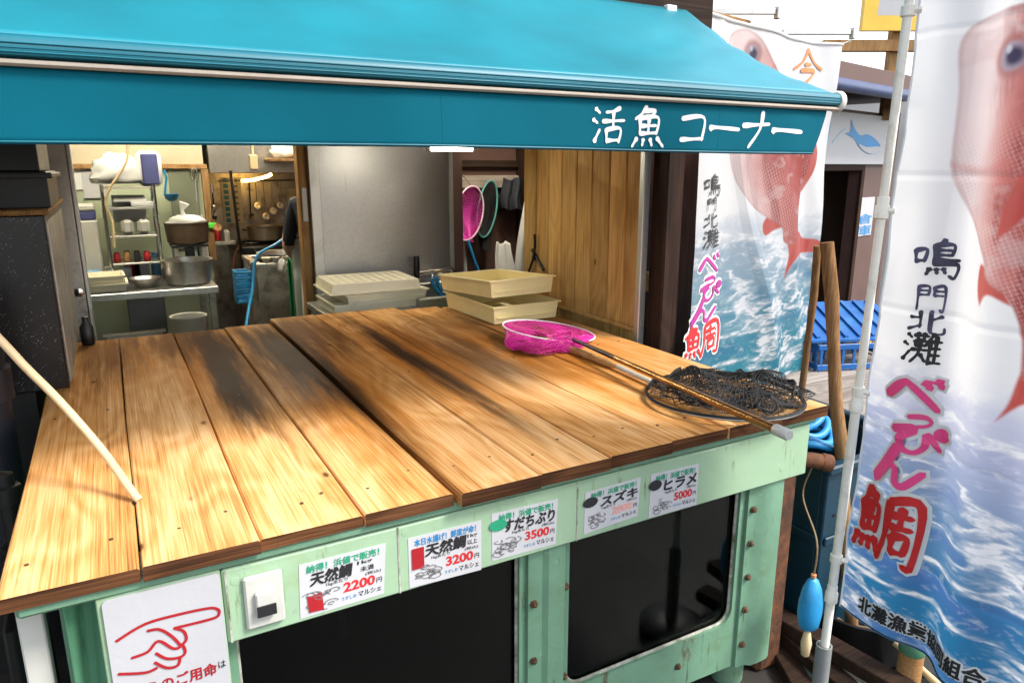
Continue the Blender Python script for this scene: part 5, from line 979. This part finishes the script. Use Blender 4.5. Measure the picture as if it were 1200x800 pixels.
# smaller kitchen clutter
def jar(x, y, z, r, h, mat, label, cat='jar', name='jar', group=None): return solid(name, MB().lathe((x, y, z+.001), [(r*.92, 0), (r, .006), (r, h*.8), (r*.7, h*.88), (r*.7, h), (0, h+.001)], 14), M[mat], label, cat, group, 40)
for i, (u, mt, h, w_) in enumerate(((262, 'creamtray', .10, .03), (268, 'crimson', .13, .028), (274, 'whitepl', .09, .03))): q = Py(u, 300, 5.9); jar(.70+.07*i, 6.42, 1.0-.0, .026, h, mt, ('cream', 'red', 'white')[i]+' small jar on the ledge left of the gas range', group='ledge jars')
MB_ = solid('wall_ledge', MB().box((.662, 6.35, .97), (.90, 6.50, 1.0), .003), M['steeldull'], 'small steel ledge left of the gas range', 'shelf')
for i in range(5):
    a = Py(300+9*i, 214, 7.07); hk = thing('hanging_utensil', a, ('first', 'second', 'third', 'fourth', 'fifth')[i]+' utensil from the left hanging under the hood', 'utensil', 'utensils under the hood')
    L = .18+.05*((i*2) % 3); MB().tube([a, a-Vector((0, 0, L))], .006, 6).build('handle', M['steel'], hk); MB().lathe(a-Vector((0, .004, L+.03)), [(0, 0), (.03, .002), (.036, .012), (.03, .014), (0, .008)], 12, axis=(0, -1, .2)).build('head', M['steel'], hk, 40)
ur = solid('utensil_rail', MB().tube([(.9, 7.075, Py(300, 213, 7.07).z+.01), (1.75, 7.075, Py(300, 213, 7.07).z+.01)], .008, 8), M['chrome'], 'steel rail under the hood for utensils', 'rail')
q = Py(178, 246, ry0+.05); solid('paper_stack', MB().box((rx0+.16, ry0+.02, rz1-.13), (rx0+.30, ry0+.14, rz1-.10), .004).box((rx0+.06, ry0+.03, rz1-.0995), (rx1-.05, ry0+.15, rz1-.075), .004), M['bag'], 'white paper packs tucked under the top rack shelf', 'paper')
solid('packing_shelf', MB().box((rx0+.012, ry0, rz1-.145), (rx1-.012, ry1, rz1-.131), .002), M['steel'], 'thin steel shelf just under the rack top', 'shelf')
for i, (u, mt) in enumerate(((150, 'crimson'), (163, 'ink'), (183, 'bluecloth'))): q = Py(u, 300, 5.62); jar(q.x, 5.72, KZ, .035, .11+.03*i, mt, ('red', 'black', 'light blue')[i]+' tin at the back of the work table', 'tin', 'tin', 'tins on the work table')
solid('clear_tub', MB().box((kx0+.30, 5.06, .40), (kx0+.62, 5.095, .56), .01).box((kx0+.28, 5.05, .5605), (kx0+.64, 5.10, .575), .004), M['bag'], 'cloudy tub hung under the front of the work table', 'tub')
for i, (u, v, mt) in enumerate(((248, 215, 'chrome'), (246, 238, 'polewood'), (249, 226, 'black'))): a = Py(u, v, 5.9); solid('hanging_tool', MB().tube([a, a-Vector((0, 0, .16))], .006, 6).lathe(a-Vector((0, .0, .20)), [(0, 0), (.016, .005), (.018, .03), (.006, .045)], 10), M[mt], ('chrome', 'wooden', 'black')[i]+' tool hanging beside the olive board', 'utensil', 'tools by the olive board')
for i, (u, mt, w_, h) in enumerate(((126, 'creamtray', .05, .05), (146, 'bag', .07, .04), (168, 'sign', .06, .055), (181, 'bluecloth', .04, .07))):
    q = Py(u, 305, 5.66); solid('small_box', MB().box((q.x-w_/2, 5.60, KZ+.001), (q.x+w_/2, 5.66, KZ+.05+h), .006), M[mt], ('cream', 'white', 'grey white', 'pale blue')[i]+' small box at the back of the work table under the rack', 'box', 'boxes under the rack')
for i, (u, v, mt) in enumerate(((92, 205, 'bag'), (110, 215, 'paper'), (218, 205, 'paper'))): a = Py(u, v, 5.93); solid('pinned_note', MB().box((a.x-.07, 5.938-.006*i, a.z-.10), (a.x+.07, 5.943-.006*i, a.z+.10)), M[mt], ('large white', 'small white', 'pale')[i]+' paper note pinned on the kitchen wall', 'note', 'notes on the kitchen wall') if i < 2 else None
for i, (u, v) in enumerate(((322, 296), (335, 300), (312, 300))): q = Py(u, v, 5.37); solid('sink_bowl', pot(MB(), (q.x, 5.385, pzz+.001), .03, .03, .003, taper=.7, n=16), M[('whitepl', 'steel', 'creamtray')[i]], ('white', 'steel', 'cream')[i]+' little bowl on the edge of the prep sink', 'bowl', 'bowls on the prep sink', 40)
a = Py(336, 322, 5.2); solid('rubber_glove', blob((a.x, 5.34, pzz-.03), .03, .02, .06, 8, .4), M['bag'], 'white rubber glove hanging over the prep sink edge', 'glove', smooth=60)
c = Pz(1020, 745, .12); bsn = thing('black_basin', (c.x+.1, c.y+.1, 0), 'black plastic basin with ropes on the ground behind the banner foot', 'basin')
pot(MB(), (c.x+.13, c.y+.12, .001), .20, .15, .012, n=24).build('basin', M['black'], bsn, 40)
for k_ in range(3): MB().tube([(c.x+.13+.13*math.cos(t)*(1-.1*k_), c.y+.12+.13*math.sin(t), .05+.022*k_+.01*math.sin(3*t+k_)) for t in np.linspace(0, 2*math.pi, 26, endpoint=False)], .011, 6, closed=True).build('rope_turn', M[('rope', 'bluerope', 'rope')[k_]], bsn, 50)
for i in range(3): a = Pz(925+30*i, 775+8*i, .05); solid('scrap_timber', MB().box((a.x-.02, a.y-.25, .001+.045*i), (a.x+.05, a.y+.28, .045+.045*i), .003, rz=-.5+.3*i), M['darkwoodx'], ('lowest', 'middle', 'uppermost')[i]+' dark timber offcut on the ground by the rusty post', 'timber', 'timber offcuts')
# worker at the prep sink, mostly behind the jamb
def person(loc, rz):
    me = bpy.data.meshes.new('person'); J = {}
    def j(n_, x, y, z, r): J[n_] = (len(J), Vector((x, y, z)), r)
    j('pel', 0, 0, .92, .135); j('wai', .03, 0, 1.06, .125); j('che', .10, 0, 1.24, .145); j('nek', .17, 0, 1.40, .055); j('hd1', .21, 0, 1.48, .085); j('hd2', .22, 0, 1.60, .085)
    for s_, q in ((1, 'l'), (-1, 'r')):
        j('sh'+q, .12, .17*s_, 1.34, .06); j('el'+q, .16, .22*s_, 1.08, .045); j('wr'+q, .36, .16*s_, .98, .032); j('pa'+q, .44, .14*s_, .965, .034)
        j('hi'+q, 0, .09*s_, .86, .095); j('kn'+q, .03, .10*s_, .48, .065); j('an'+q, -.02, .10*s_, .09, .05); j('to'+q, .13, .12*s_, .045, .042)
        for f_ in range(4): j('f%d%s' % (f_, q), .47, (.14+.018*(f_-1.5))*s_, .955, .010); j('g%d%s' % (f_, q), .50+.01*(1-abs(f_-1.5)), (.14+.02*(f_-1.5))*s_, .93, .008)
        j('th'+q, .45, .10*s_, .955, .011); j('ti'+q, .48, .085*s_, .94, .008)
    E_ = [('pel', 'wai'), ('wai', 'che'), ('che', 'nek'), ('nek', 'hd1'), ('hd1', 'hd2')]
    for q in 'lr':
        E_ += [('che', 'sh'+q), ('sh'+q, 'el'+q), ('el'+q, 'wr'+q), ('wr'+q, 'pa'+q), ('pel', 'hi'+q), ('hi'+q, 'kn'+q), ('kn'+q, 'an'+q), ('an'+q, 'to'+q), ('pa'+q, 'th'+q), ('th'+q, 'ti'+q)]
        for f_ in range(4): E_ += [('pa'+q, 'f%d%s' % (f_, q)), ('f%d%s' % (f_, q), 'g%d%s' % (f_, q))]
    me.from_pydata([v[1] for v in J.values()], [(J[a_][0], J[b_][0]) for a_, b_ in E_], [])
    o = bpy.data.objects.new('person', me); COL.objects.link(o); o.location = loc; o.rotation_euler.z = rz
    o.modifiers.new('skin', 'SKIN'); o.modifiers.new('sub', 'SUBSURF').levels = 2; o.modifiers['sub'].render_levels = 2
    for (i, _, r_), sv in zip(J.values(), me.skin_vertices[0].data): sv.radius = (r_, r_)
    me.skin_vertices[0].data[0].use_root = True
    bpy.context.view_layer.update(); dg = bpy.context.evaluated_depsgraph_get(); m2 = bpy.data.meshes.new_from_object(o.evaluated_get(dg)); o.modifiers.clear(); o.data = m2
    for k in ('darkcloth', 'skin', 'paleapron', 'black'): m2.materials.append(M[k])
    for p in m2.polygons:
        c = p.center; p.use_smooth = True; arm = abs(c.y) > .13 and c.x > .13 and c.z < 1.16
        p.material_index = 1 if (c.z > 1.41 or arm) else (0 if c.z > .98 else (2 if c.z > .12 else 3))
    tag(o, 'person in black shirt and pale apron half hidden behind the brown jamb', 'person')
    def ch(mb, name, mat, sm=50):
        c = mb.build(name, mat, None, sm); c.parent = o; return c
    ch(MB().lathe((.205, 0, 1.575), [(.103, 0), (.104, .05), (.085, .10), (.04, .122), (0, .125)], 20), 'cap', M['bag'])
    mb = MB(); mb.grid(lambda a_, b_: (.12+.05*math.cos((a_-.5)*2.6)-.03*b_+.02*(b_ < .3), (a_-.5)*.40*(1-.0*b_), 1.12-.75*b_), 16, 20); ch(mb, 'apron', M['paleapron']).modifiers.new('t', 'SOLIDIFY').thickness = .006
    mb = MB(); mb.grid(lambda a_, b_: (.13+.055*math.cos((a_-.5)*2.6)-.03*b_, .205+.03*a_, 1.0-.55*b_), 4, 12); ch(mb, 'green_strap', M['greenapron']).modifiers.new('t', 'SOLIDIFY').thickness = .006
    for s_ in (-1, 1): ch(MB().lathe((.292, .034*s_, 1.535), [(.010, 0), (.008, .006), (0, .008)], 10, axis=(1, 0, 0)), 'eye', M['ink'])
    ch(MB().lathe((.288, 0, 1.505), [(.014, -.02), (.018, 0), (.008, .022), (0, .024)], 10, axis=(1, 0, 0)), 'nose', M['skin']); ch(MB().box((.282, -.022, 1.468), (.294, .022, 1.476), .003), 'mouth', M['crimson'])
    for s_ in (-1, 1): ch(MB().lathe((.205, .085*s_, 1.53), [(.028, 0), (.024, .010), (0, .012)], 12, axis=(0, s_, 0), sx=.6), 'ear', M['skin'])
    return o
pc = Py(384, 330, 4.66); person((pc.x, 4.66, .012), math.pi*.46)
# ------------------------------------------------------------------ net store seen through the gap
YS = 4.86
for i, (v, h) in enumerate(((192, .05), (213, .09), (236, .06))):
    z = Py(575, v, YS).z; solid('wall_rail', MB().box((1.91, YS-.02-.004*i, z-h/2), (2.74, YS+.038, z+h/2), .004), M[('darkwoodx', 'greywood', 'darkwoodx')[i]], ('upper dark', 'middle grey', 'lower dark')[i]+' timber rail across the net store wall', 'rail')
hn = thing('hanging_landing_net', Py(549, 250, 4.6), 'magenta landing net with pale hoop hanging in the net store', 'landing net')
hc2 = Py(550, 250, 4.62); H1 = Vector((.125, .03, .02)); H2 = Vector((.02, .01, .185))
MB().tube([hc2+H1*math.cos(t)+H2*math.sin(t) for t in np.linspace(0, 2*math.pi, 40, endpoint=False)], .0065, 8, closed=True).build('hoop', pm('pale pink hoop', (.75, .5, .65), .4), hn, 50)
def hsurf(u, v):
    t = u*2*math.pi; f = 1-v; p = hc2+(H1*math.cos(t)+H2*math.sin(t))*f+Vector((.02*v, .10*math.sin(v*math.pi)+.02*v, -.20*v)); return p+Vector((.01*math.sin(t*5+v*6), .02*math.sin(t*3), 0))*v
mb = MB(); netlines(mb, hsurf, 46, .22, .0022, 20); mb.build('net_bag', M['pinknetl'], hn)
e = hc2-H2; MB().tube([e, e+Vector((.05, -.01, -.16)), e+Vector((.11, -.01, -.30))], .011, 8).build('handle', M['bluerope'], hn, 40)
MB().tube([hc2+H2, hc2+H2+Vector((0, .1, .06)), (hc2.x, YS-.03, hc2.z+.27)], .003, 5).build('hang_loop', M['rope'], hn)
dn = thing('dark_landing_net', Py(572, 240, 4.7), 'dark landing net with teal hoop behind the magenta hanging net', 'landing net')
hc3 = Py(571, 245, 4.74); K1 = Vector((.09, .02, .02)); K2 = Vector((.03, .01, .20))
MB().tube([hc3+K1*math.cos(t)+K2*math.sin(t) for t in np.linspace(0, 2*math.pi, 36, endpoint=False)], .007, 8, closed=True).build('hoop', pm('teal hoop', (.1, .36, .36), .4), dn, 50)
def dsurf(u, v): t = u*2*math.pi; return hc3+(K1*math.cos(t)+K2*math.sin(t))*(1-v)+Vector((.03*math.sin(t*4)*v, .05*math.sin(v*3.1), -.30*v))
mb = MB(); netlines(mb, dsurf, 60, .25, .003, 18); mb.build('net_bag', M['blacknet'], dn)
def drape(name, u0, v0, u1, v1, y, mat, label, cat, fold=.02, taper=.6, seed=0):
    p, q = Py(u0, v0, y), Py(u1, v1, y)
    def f(a_, b_): k = taper+(1-taper)*b_; cx = (p.x+q.x)/2; return (cx+(a_-.5)*(q.x-p.x)*k+.01*math.sin(b_*5+seed), y+fold*math.sin(a_*13+seed+b_*2)*(.4+b_*.6)-.03*math.sin(a_*math.pi)*(b_), p.z+(q.z-p.z)*b_+.01*math.cos(a_*9))
    mb = MB(); mb.grid(f, 26, 24); o = solid(name, mb, M[mat], label, cat, smooth=70); o.modifiers.new('t', 'SOLIDIFY').thickness = .006; return o
drape('navy_cloth', 588, 210, 612, 245, 4.72, 'darkcloth', 'dark navy cloth hung over the middle store rail', 'cloth', .03, .9, 1)
drape('work_coat', 600, 238, 640, 345, 4.45, 'jacket', 'pale work coat hanging by the edge of the cedar screen', 'coat', .02, .35, 2)
drape('work_coat', 528, 215, 545, 330, 4.80, 'jacket', 'white coat hanging behind the magenta net', 'coat', .02, .6, 3)
drape('clear_bag', 574, 285, 606, 345, 4.6, 'bag', 'cloudy plastic sack slumped under the navy cloth', 'sack', .03, .5, 4)
solid('storage_box', MB().box((1.95, 4.42, .013), (2.6, 4.8, .66), .02), M['black'], 'dark storage chest on the net store floor', 'chest')

# ------------------------------------------------------------------ right: things beside the tank
def rod(name, a, b_, r, mat, label, cat, n=10):
    a, b_ = Vector(a), Vector(b_); k = [a.lerp(b_, t) for t in np.linspace(0, 1, 9)]; k = [p+Vector((.004*math.sin(i*1.7), .003*math.cos(i*2.3), 0)) if 0 < i < 8 else p for i, p in enumerate(k)]
    return solid(name, MB().tube(k, [r*(1+.10*math.sin(i*2.1)) for i in range(9)], n), M[mat], label, cat, smooth=50)
s_top, s_mid = Pf(969, 284, 2.24), Pf(986, 545, 2.18); d_ = s_mid-s_top; s_bot = s_top+d_*((s_top.z-.03)/(-d_.z))
rod('wooden_stick', s_top, s_bot, .021, 'stickwood', 'thick brown wooden stick standing in the blue tub by the corner of the lids', 'stick')
s2 = Pf(958, 288, 2.34); rod('wooden_stick', s2, s2+Vector((.13, .10, -s2.z+.03)), .012, 'stickwood', 'thinner orange brown stick just behind the thick one', 'stick')
tb = thing('blue_tub', (2.2, 1.8, 0), 'big dark blue plastic tub to the right of the tank', 'tub')
x0, x1, y0, y1, zt_ = 1.90, 2.40, 1.36, 1.88, .655
mb = MB(); mb.box((x0, y0, 0), (x1, y0+.02, zt_), .004).box((x0, y1-.02, 0), (x1, y1, zt_), .004).box((x0, y0+.0205, 0), (x0+.02, y1-.0205, zt_), .004).box((x1-.02, y0+.0205, 0), (x1, y1-.0205, zt_), .004).box((x0+.0205, y0+.0205, 0), (x1-.0205, y1-.0205, .02)); mb.build('shell', M['tubblue'], tb)
mb = MB(); mb.box((x0-.02, y0-.02, zt_+.0005), (x1+.02, y0+.02, zt_+.03), .006).box((x0-.02, y1-.02, zt_+.0005), (x1+.02, y1+.02, zt_+.03), .006).box((x0-.02, y0+.0205, zt_+.0005), (x0+.02, y1-.0205, zt_+.03), .006).box((x1-.02, y0+.0205, zt_+.0005), (x1+.02, y1-.0205, zt_+.03), .006); mb.build('rim', M['tubblue'], tb)
for k in range(1): z = .40; MB().box((x0+.01, y0-.009, z), (x1-.01, y0-.0005, z+.03), .004).box((x0-.009, y0+.01, z), (x0-.0005, y1-.01, z+.03), .004).build('rib', M['tubblue'], tb)
for k in range(3): MB().lathe((1.95+.03*k, y0-.0005, .50), [(.006, 0), (.006, .002), (0, .0025)], 10, axis=(0, -1, 0)).build('stud', M['black'], tb)
rp_ = MB()
for k in range(4): c = Vector((1.985+.012*k, 1.50+.03*k, zt_+.046+.018*k)); rp_.tube([c+Vector((.085*math.cos(t), .075*math.sin(t), .018*math.sin(2*t+k))) for t in np.linspace(0, 2*math.pi, 30, endpoint=False)], .0125, 8, closed=True)
solid('blue_hose_coil', rp_, M['bluerope'], 'coiled bright blue hose lying on the rim of the blue tub', 'hose', smooth=50)
fl = thing('blue_float', Pf(950, 705, 1.88), 'blue plastic fishing float hanging on a cord by the rusty post', 'float'); c = Pf(950, 706, 1.88)
MB().lathe(c-Vector((0, 0, .085)), [(0, -.004), (.022, 0), (.032, .012), (.038, .05), (.037, .09), (.030, .13), (.017, .16), (.006, .168), (0, .169)], 22, sx=1., sy=.85).build('body', M['floatblue'], fl, 60)
MB().lathe(c+Vector((0, 0, .082)), [(0, 0), (.008, .003), (.008, .012), (0, .015)], 10).build('bead', pm('orange bead', (.55, .22, .08), .5), fl, 50)
MB().tube(spline(V3([c+Vector((0, 0, .09)), c+Vector((.002, .004, .2)), (1.80, 1.37, .60), (1.81, 1.355, .70)])), .0028, 6).build('cord', M['rope'], fl)
MB().lathe(c-Vector((0, 0, .185)), [(0, 0), (.012, .01), (.016, .05), (.010, .085), (.004, .098)], 14).build('tassel', M['hose'], fl, 50)
# weathered bench and crates further back
bh = thing('plank_bench', (2.9, 2.6, 0), 'low weathered grey plank bench to the right of the lids', 'bench')
for k in range(5): MB().box((2.45, 1.80+.135*k, .56), (4.0, 1.925+.135*k, .59), .003).build('plank', M['greywood'], bh)
for x in (2.7, 3.85): MB().box((x, 1.82, .0), (x+.06, 1.88, .5595), .003).build('leg', M['greywood'], bh); MB().box((x, 2.35, .0), (x+.06, 2.41, .5595), .003).build('leg', M['greywood'], bh); MB().box((x-.02, 1.89, .50), (x-.001, 2.34, .5595)).build('bearer', M['greywood'], bh)
def crate(c, w_, d_, h, rz, mat, label, group=None, cat='crate'):
    t = thing('lattice_crate', c, label, cat, group); c = Vector(c); pv = (c.x, c.y)
    for z in (0, h*.45, h-.028): MB().box((c.x-w_/2, c.y-d_/2, c.z+z), (c.x+w_/2, c.y-d_/2+.008, c.z+z+.028), .002, rz=rz, piv=pv).build('side_band', M[mat], t); MB().box((c.x-w_/2, c.y+d_/2-.008, c.z+z), (c.x+w_/2, c.y+d_/2, c.z+z+.028), .002, rz=rz, piv=pv).build('side_band', M[mat], t); MB().box((c.x-w_/2, c.y-d_/2+.0085, c.z+z), (c.x-w_/2+.008, c.y+d_/2-.0085, c.z+z+.028), .002, rz=rz, piv=pv).build('end_band', M[mat], t); MB().box((c.x+w_/2-.008, c.y-d_/2+.0085, c.z+z), (c.x+w_/2, c.y+d_/2-.0085, c.z+z+.028), .002, rz=rz, piv=pv).build('end_band', M[mat], t)
    n_ = 9
    for k in range(n_):
        x = c.x-w_/2+.012+(w_-.04)*k/(n_-1); MB().box((x, c.y-d_/2+.001, c.z+.0285), (x+.014, c.y-d_/2+.007, c.z+h-.0285), rz=rz, piv=pv).build('rib', M[mat], t)
        MB().box((x, c.y+d_/2-.007, c.z+.0285), (x+.014, c.y+d_/2-.001, c.z+h-.0285), rz=rz, piv=pv).build('rib', M[mat], t)
    for k in range(6): y = c.y-d_/2+.02+(d_-.05)*k/5; MB().box((c.x-w_/2+.001, y, c.z+.0285), (c.x-w_/2+.007, y+.014, c.z+h-.0285), rz=rz, piv=pv).build('rib', M[mat], t)
    MB().box((c.x-w_/2+.0085, c.y-d_/2+.0085, c.z+.004), (c.x+w_/2-.0085, c.y+d_/2-.0085, c.z+.012), rz=rz, piv=pv).build('floor_panel', M[mat], t); return t
cc = Pf(985, 420, 3.7)
cr = [crate((cc.x+.02, cc.y, k*.245), .52, .36, .24, -.35, ('greypvc', 'blue', 'blue', 'blue')[k], ('grey lattice crate at the bottom of the stack behind the sticks', 'second blue lattice crate from the ground behind the sticks', 'third crate from the ground, blue, behind the sticks', 'topmost')[k], 'lattice crates') for k in range(3)]
ld = thing('crate_lid', (cc.x, cc.y, .9), 'bright blue ribbed crate lid propped on top of the crate stack', 'lid')
def lidp(a_, b_, t_): p = Vector((cc.x, cc.y, .735))+Vector((math.cos(-.35), math.sin(-.35), 0))*(a_-.5)*.55; q = Vector((math.sin(.35), math.cos(.35), 0)); return p+q*(.04-.20+b_*.34)+Vector((0, 0, .004+.13*b_+t_))
for (a0, a1, b0, b1, t1) in ((0, 1, 0, 1, .012),): MB().add([lidp(a0, b0, 0), lidp(a1, b0, 0), lidp(a1, b1, 0), lidp(a0, b1, 0), lidp(a0, b0, t1), lidp(a1, b0, t1), lidp(a1, b1, t1), lidp(a0, b1, t1)], [(0, 3, 2, 1), (4, 5, 6, 7), (0, 1, 5, 4), (1, 2, 6, 5), (2, 3, 7, 6), (3, 0, 4, 7)]).build('panel', M['blue'], ld)
for k in range(7): a_ = .06+.14*k; MB().add([lidp(a_, .04, .0125), lidp(a_+.035, .04, .0125), lidp(a_+.035, .96, .0125), lidp(a_, .96, .0125), lidp(a_, .04, .024), lidp(a_+.035, .04, .024), lidp(a_+.035, .96, .024), lidp(a_, .96, .024)], [(0, 3, 2, 1), (4, 5, 6, 7), (0, 1, 5, 4), (1, 2, 6, 5), (2, 3, 7, 6), (3, 0, 4, 7)]).build('rib', M['blue'], ld)
# clutter at the foot of the banner
c = Pz(1066, 780, .15); bj = thing('taped_can', (c.x, c.y, 0), 'small can wrapped in green tape at the foot of the banner', 'can')
MB().lathe((c.x, c.y, 0), [(.034, 0), (.034, .26)], 18).build('can', M['polewood'], bj, 40)
for z in (.06, .20): MB().lathe((c.x, c.y, z), [(.0345, 0), (.037, .004), (.037, .04), (.0345, .044)], 18).build('tape', M['greentarp'], bj, 40)
rod('bamboo_cane', Pz(1010, 715, .12), Pz(1110, 812, .10), .011, 'hose', 'bamboo cane lying low behind the banner foot', 'cane')
for i, (pts_, mt) in enumerate((([(985, 735), (1015, 760), (1050, 800), (1075, 840)], 'black'), ([(1000, 760), (1040, 775), (1085, 790), (1120, 800)], 'navy'), ([(925, 770), (950, 790), (985, 795), (1030, 815)], 'greypvc'))):
    solid('floor_hose', MB().tube(spline([Pz(u, v, .016+.005*i) for u, v in pts_]), .013, 8), M[mt], ('black', 'navy', 'grey')[i]+' hose lying on the ground at the foot of the banner', 'hose', 'floor hoses', 40)

# ------------------------------------------------------------------ across the yard
Q0 = Pf(965, 150, 6.0); EF = Vector((.973, .23, 0)).normalized(); AF = math.atan2(.23, .973); cQ = chart_on(Q0, EF)
def fbx(s0, s1, d0, d1, z0, z1, c=0.): return MB().box((Q0.x+s0, Q0.y+d0, z0), (Q0.x+s1, Q0.y+d1, z1), c, rz=AF, piv=(Q0.x, Q0.y))
sh = thing('store_shed', (Q0.x, Q0.y+1, 0), 'brown timber store shed with an open door across the yard', 'shed')
dl, dr_ = cQ(955, 250)[0]-.35, cQ(1003, 250)[0]; zd = cQ(985, 196)[1]; er = cQ(1036, 250)[0]; zr = cQ(965, 128)[1]+.02
fbx(dr_, er, 0, .10, 0, zd).build('door_side_wall', M['brown'], sh); fbx(-2.2, dl, 0, .10, 0, zr).build('front_wall', M['brown'], sh); fbx(dl, er, 0, .10, zd+.001, zr).build('lintel', M['brown'], sh)
fbx(dl-.02, dr_+.05, -.02, -.001, zd-.03, zd+.03, .003).build('door_head', M['darkwoodx'], sh); fbx(dr_-.012, dr_+.05, -.022, -.001, 0, zd-.031, .003).build('door_post', M['darkwood'], sh)
fbx(er-.0, er+.06, -.02, 2.0, 0, zr+.02).build('side_wall', M['brown'], sh); fbx(-2.2, er, 1.6, 1.7, 0, zr).build('back_wall', M['palegreen'], sh)
z0e = cQ(965, 118)[1]; fbx(-2.4, er+.35, -.35, 2.1, z0e+.10, z0e+.18).build('roof', M['brown'], sh); fbx(-2.4, er+.35, -.40, -.351, z0e+.02, z0e+.20, .004).build('fascia_board', M['brown'], sh)
gp = Q0+EF*(-2.4)+Vector((math.sin(AF), -math.cos(AF), 0))*.43; gq = Q0+EF*(er+.45)+Vector((math.sin(AF), -math.cos(AF), 0))*.43
MB().tube([(gp.x, gp.y, z0e+.04), (gq.x, gq.y, z0e+.04)], .045, 12).build('gutter', pm('navy gutter', (.05, .07, .16), .4), sh, 40)
fsn = thing('fish_sign', Q0, 'white sign with a blue whale like fish above the shed door', 'sign'); p, q = cQ(962, 130), cQ(1034, 193)
fbx(p[0]-.5, q[0], -.035, -.003, q[1], cQ(1000, 133)[1], .004).build('board', M['sign'], fsn)
NQ = Vector((math.sin(AF), -math.cos(AF), 0)); fnq = lambda s, z, lf=0: Q0+EF*s+NQ*(.038+lf)+Vector((0, 0, z-Q0.z))
def zc(x, y): return cQ(780+x/3.477, y/3.477)     # chart points of the enlarged view
fp = smooth_poly([zc(*w) for w in ((738, 488), (752, 525), (775, 552), (805, 548), (840, 570), (858, 598), (845, 622), (810, 628), (775, 605), (755, 572), (738, 558), (716, 545), (735, 535))], 4)
MB().add([fnq(x, z) for x, z in fp], [tuple(range(len(fp)))]).build('blue_fish', pm('sign blue', (.02, .24, .55), .5, bump=0), fsn, fix=False)
fp2 = smooth_poly([zc(*w) for w in ((768, 588), (800, 600), (850, 598), (855, 610), (830, 627), (800, 622), (780, 608))], 4); MB().add([fnq(x, z, .003) for x, z in fp2], [tuple(range(len(fp2)))]).build('pale_belly', M['sign'], fsn, fix=False)
mb = MB(); brush(mb, [[zc(640, 590), zc(650, 540), zc(655, 500)], [zc(645, 600), zc(660, 560)], [zc(660, 580), zc(690, 545), zc(720, 520)]], lambda x, y, lf=0: fnq(x, -y, lf), 0, 0, 1, -1, .012) if False else brush(mb, [[(w[0], -w[1]) for w in (zc(640, 590), zc(650, 540), zc(655, 500))], [(w[0], -w[1]) for w in (zc(662, 585), zc(690, 548), zc(718, 525))]], fnq, 0, 0, 1, 1, .014); mb.build('spray_mark', pm('pale blue print', (.35, .6, .75), .5, bump=0), fsn, fix=False)
pl = thing('door_plate', Q0, 'white upright name plate beside the shed door', 'sign'); p, q = cQ(1005, 232), cQ(1019, 275)
fbx(p[0], q[0], -.012, -.001, q[1], p[1], .002).build('plate', M['sign'], pl); mb = MB()
for k, ch in enumerate('倉庫'): h = (p[1]-q[1])*.26; z = p[1]-(p[1]-q[1])*(.42+.30*k); put_text(mb, ch, lambda x, z_: Q0+EF*x+NQ*.015+Vector((0, 0, z_-Q0.z)), p[0]+.02, z-h, q[0]-.02, z, .02)
mb.build('lettering', M['inkblue'], pl, fix=False)
q = Q0+EF*(dl+.62)-NQ*.5; solid('black_sack', blob((q.x, q.y, 1.15), .22, .15, .28, 5, .25), M['black'], 'black sack hanging inside the shed doorway', 'sack', smooth=60)
wb = thing('white_building', (9, 5, 0), 'plain white building rising behind the shed', 'building'); c = Pf(1040, 200, 8.2)
MB().box((c.x-.02, c.y-.6, 0), (c.x+9, c.y+5, 2.35), 0, rz=AF, piv=(c.x, c.y)).build('wall', M['whitewall'], wb); MB().box((c.x-.10, c.y-.7, 2.351), (c.x+9, c.y+5, 2.42), 0, rz=AF, piv=(c.x, c.y)).build('parapet', M['whitewall'], wb)
ys_ = thing('yellow_sign', Pf(1035, 20, 6.6), 'yellow framed sign board high up at the right', 'sign'); c = Pf(1010, 36, 6.6); q = Pf(1075, 36, 6.6); wd = (q-c).length
for i, (x0_, x1_, z0_, z1_, mt) in enumerate(((0, .12, -.0, .9, 'yellow'), (.12, wd+1.0, .12, .9, 'sign'), (.12, wd+1.0, -.0, .1195, 'yellow'))): MB().box((c.x+x0_, c.y, c.z+z0_), (c.x+x1_, c.y+.06, c.z+z1_), 0, rz=-YAW, piv=(c.x, c.y)).build(('frame_side', 'panel', 'frame_bottom')[i], M[mt], ys_)
MB().box((c.x+.3, c.y+.07, 2.0), (c.x+.38, c.y+.15, c.z+.9), 0, rz=-YAW, piv=(c.x, c.y)).build('post', M['kwood'], ys_); MB().box((c.x-.3, c.y+.02, c.z-.16), (c.x+wd+1, c.y+.10, c.z-.07), 0, rz=-YAW, piv=(c.x, c.y)).build('beam', M['kwood'], ys_)
a = Pf(1036, 352, 6.2); crate((a.x+.1, a.y, 0), .4, .3, .32, 0, 'yellow', 'small yellow crate on the ground right of the shed');
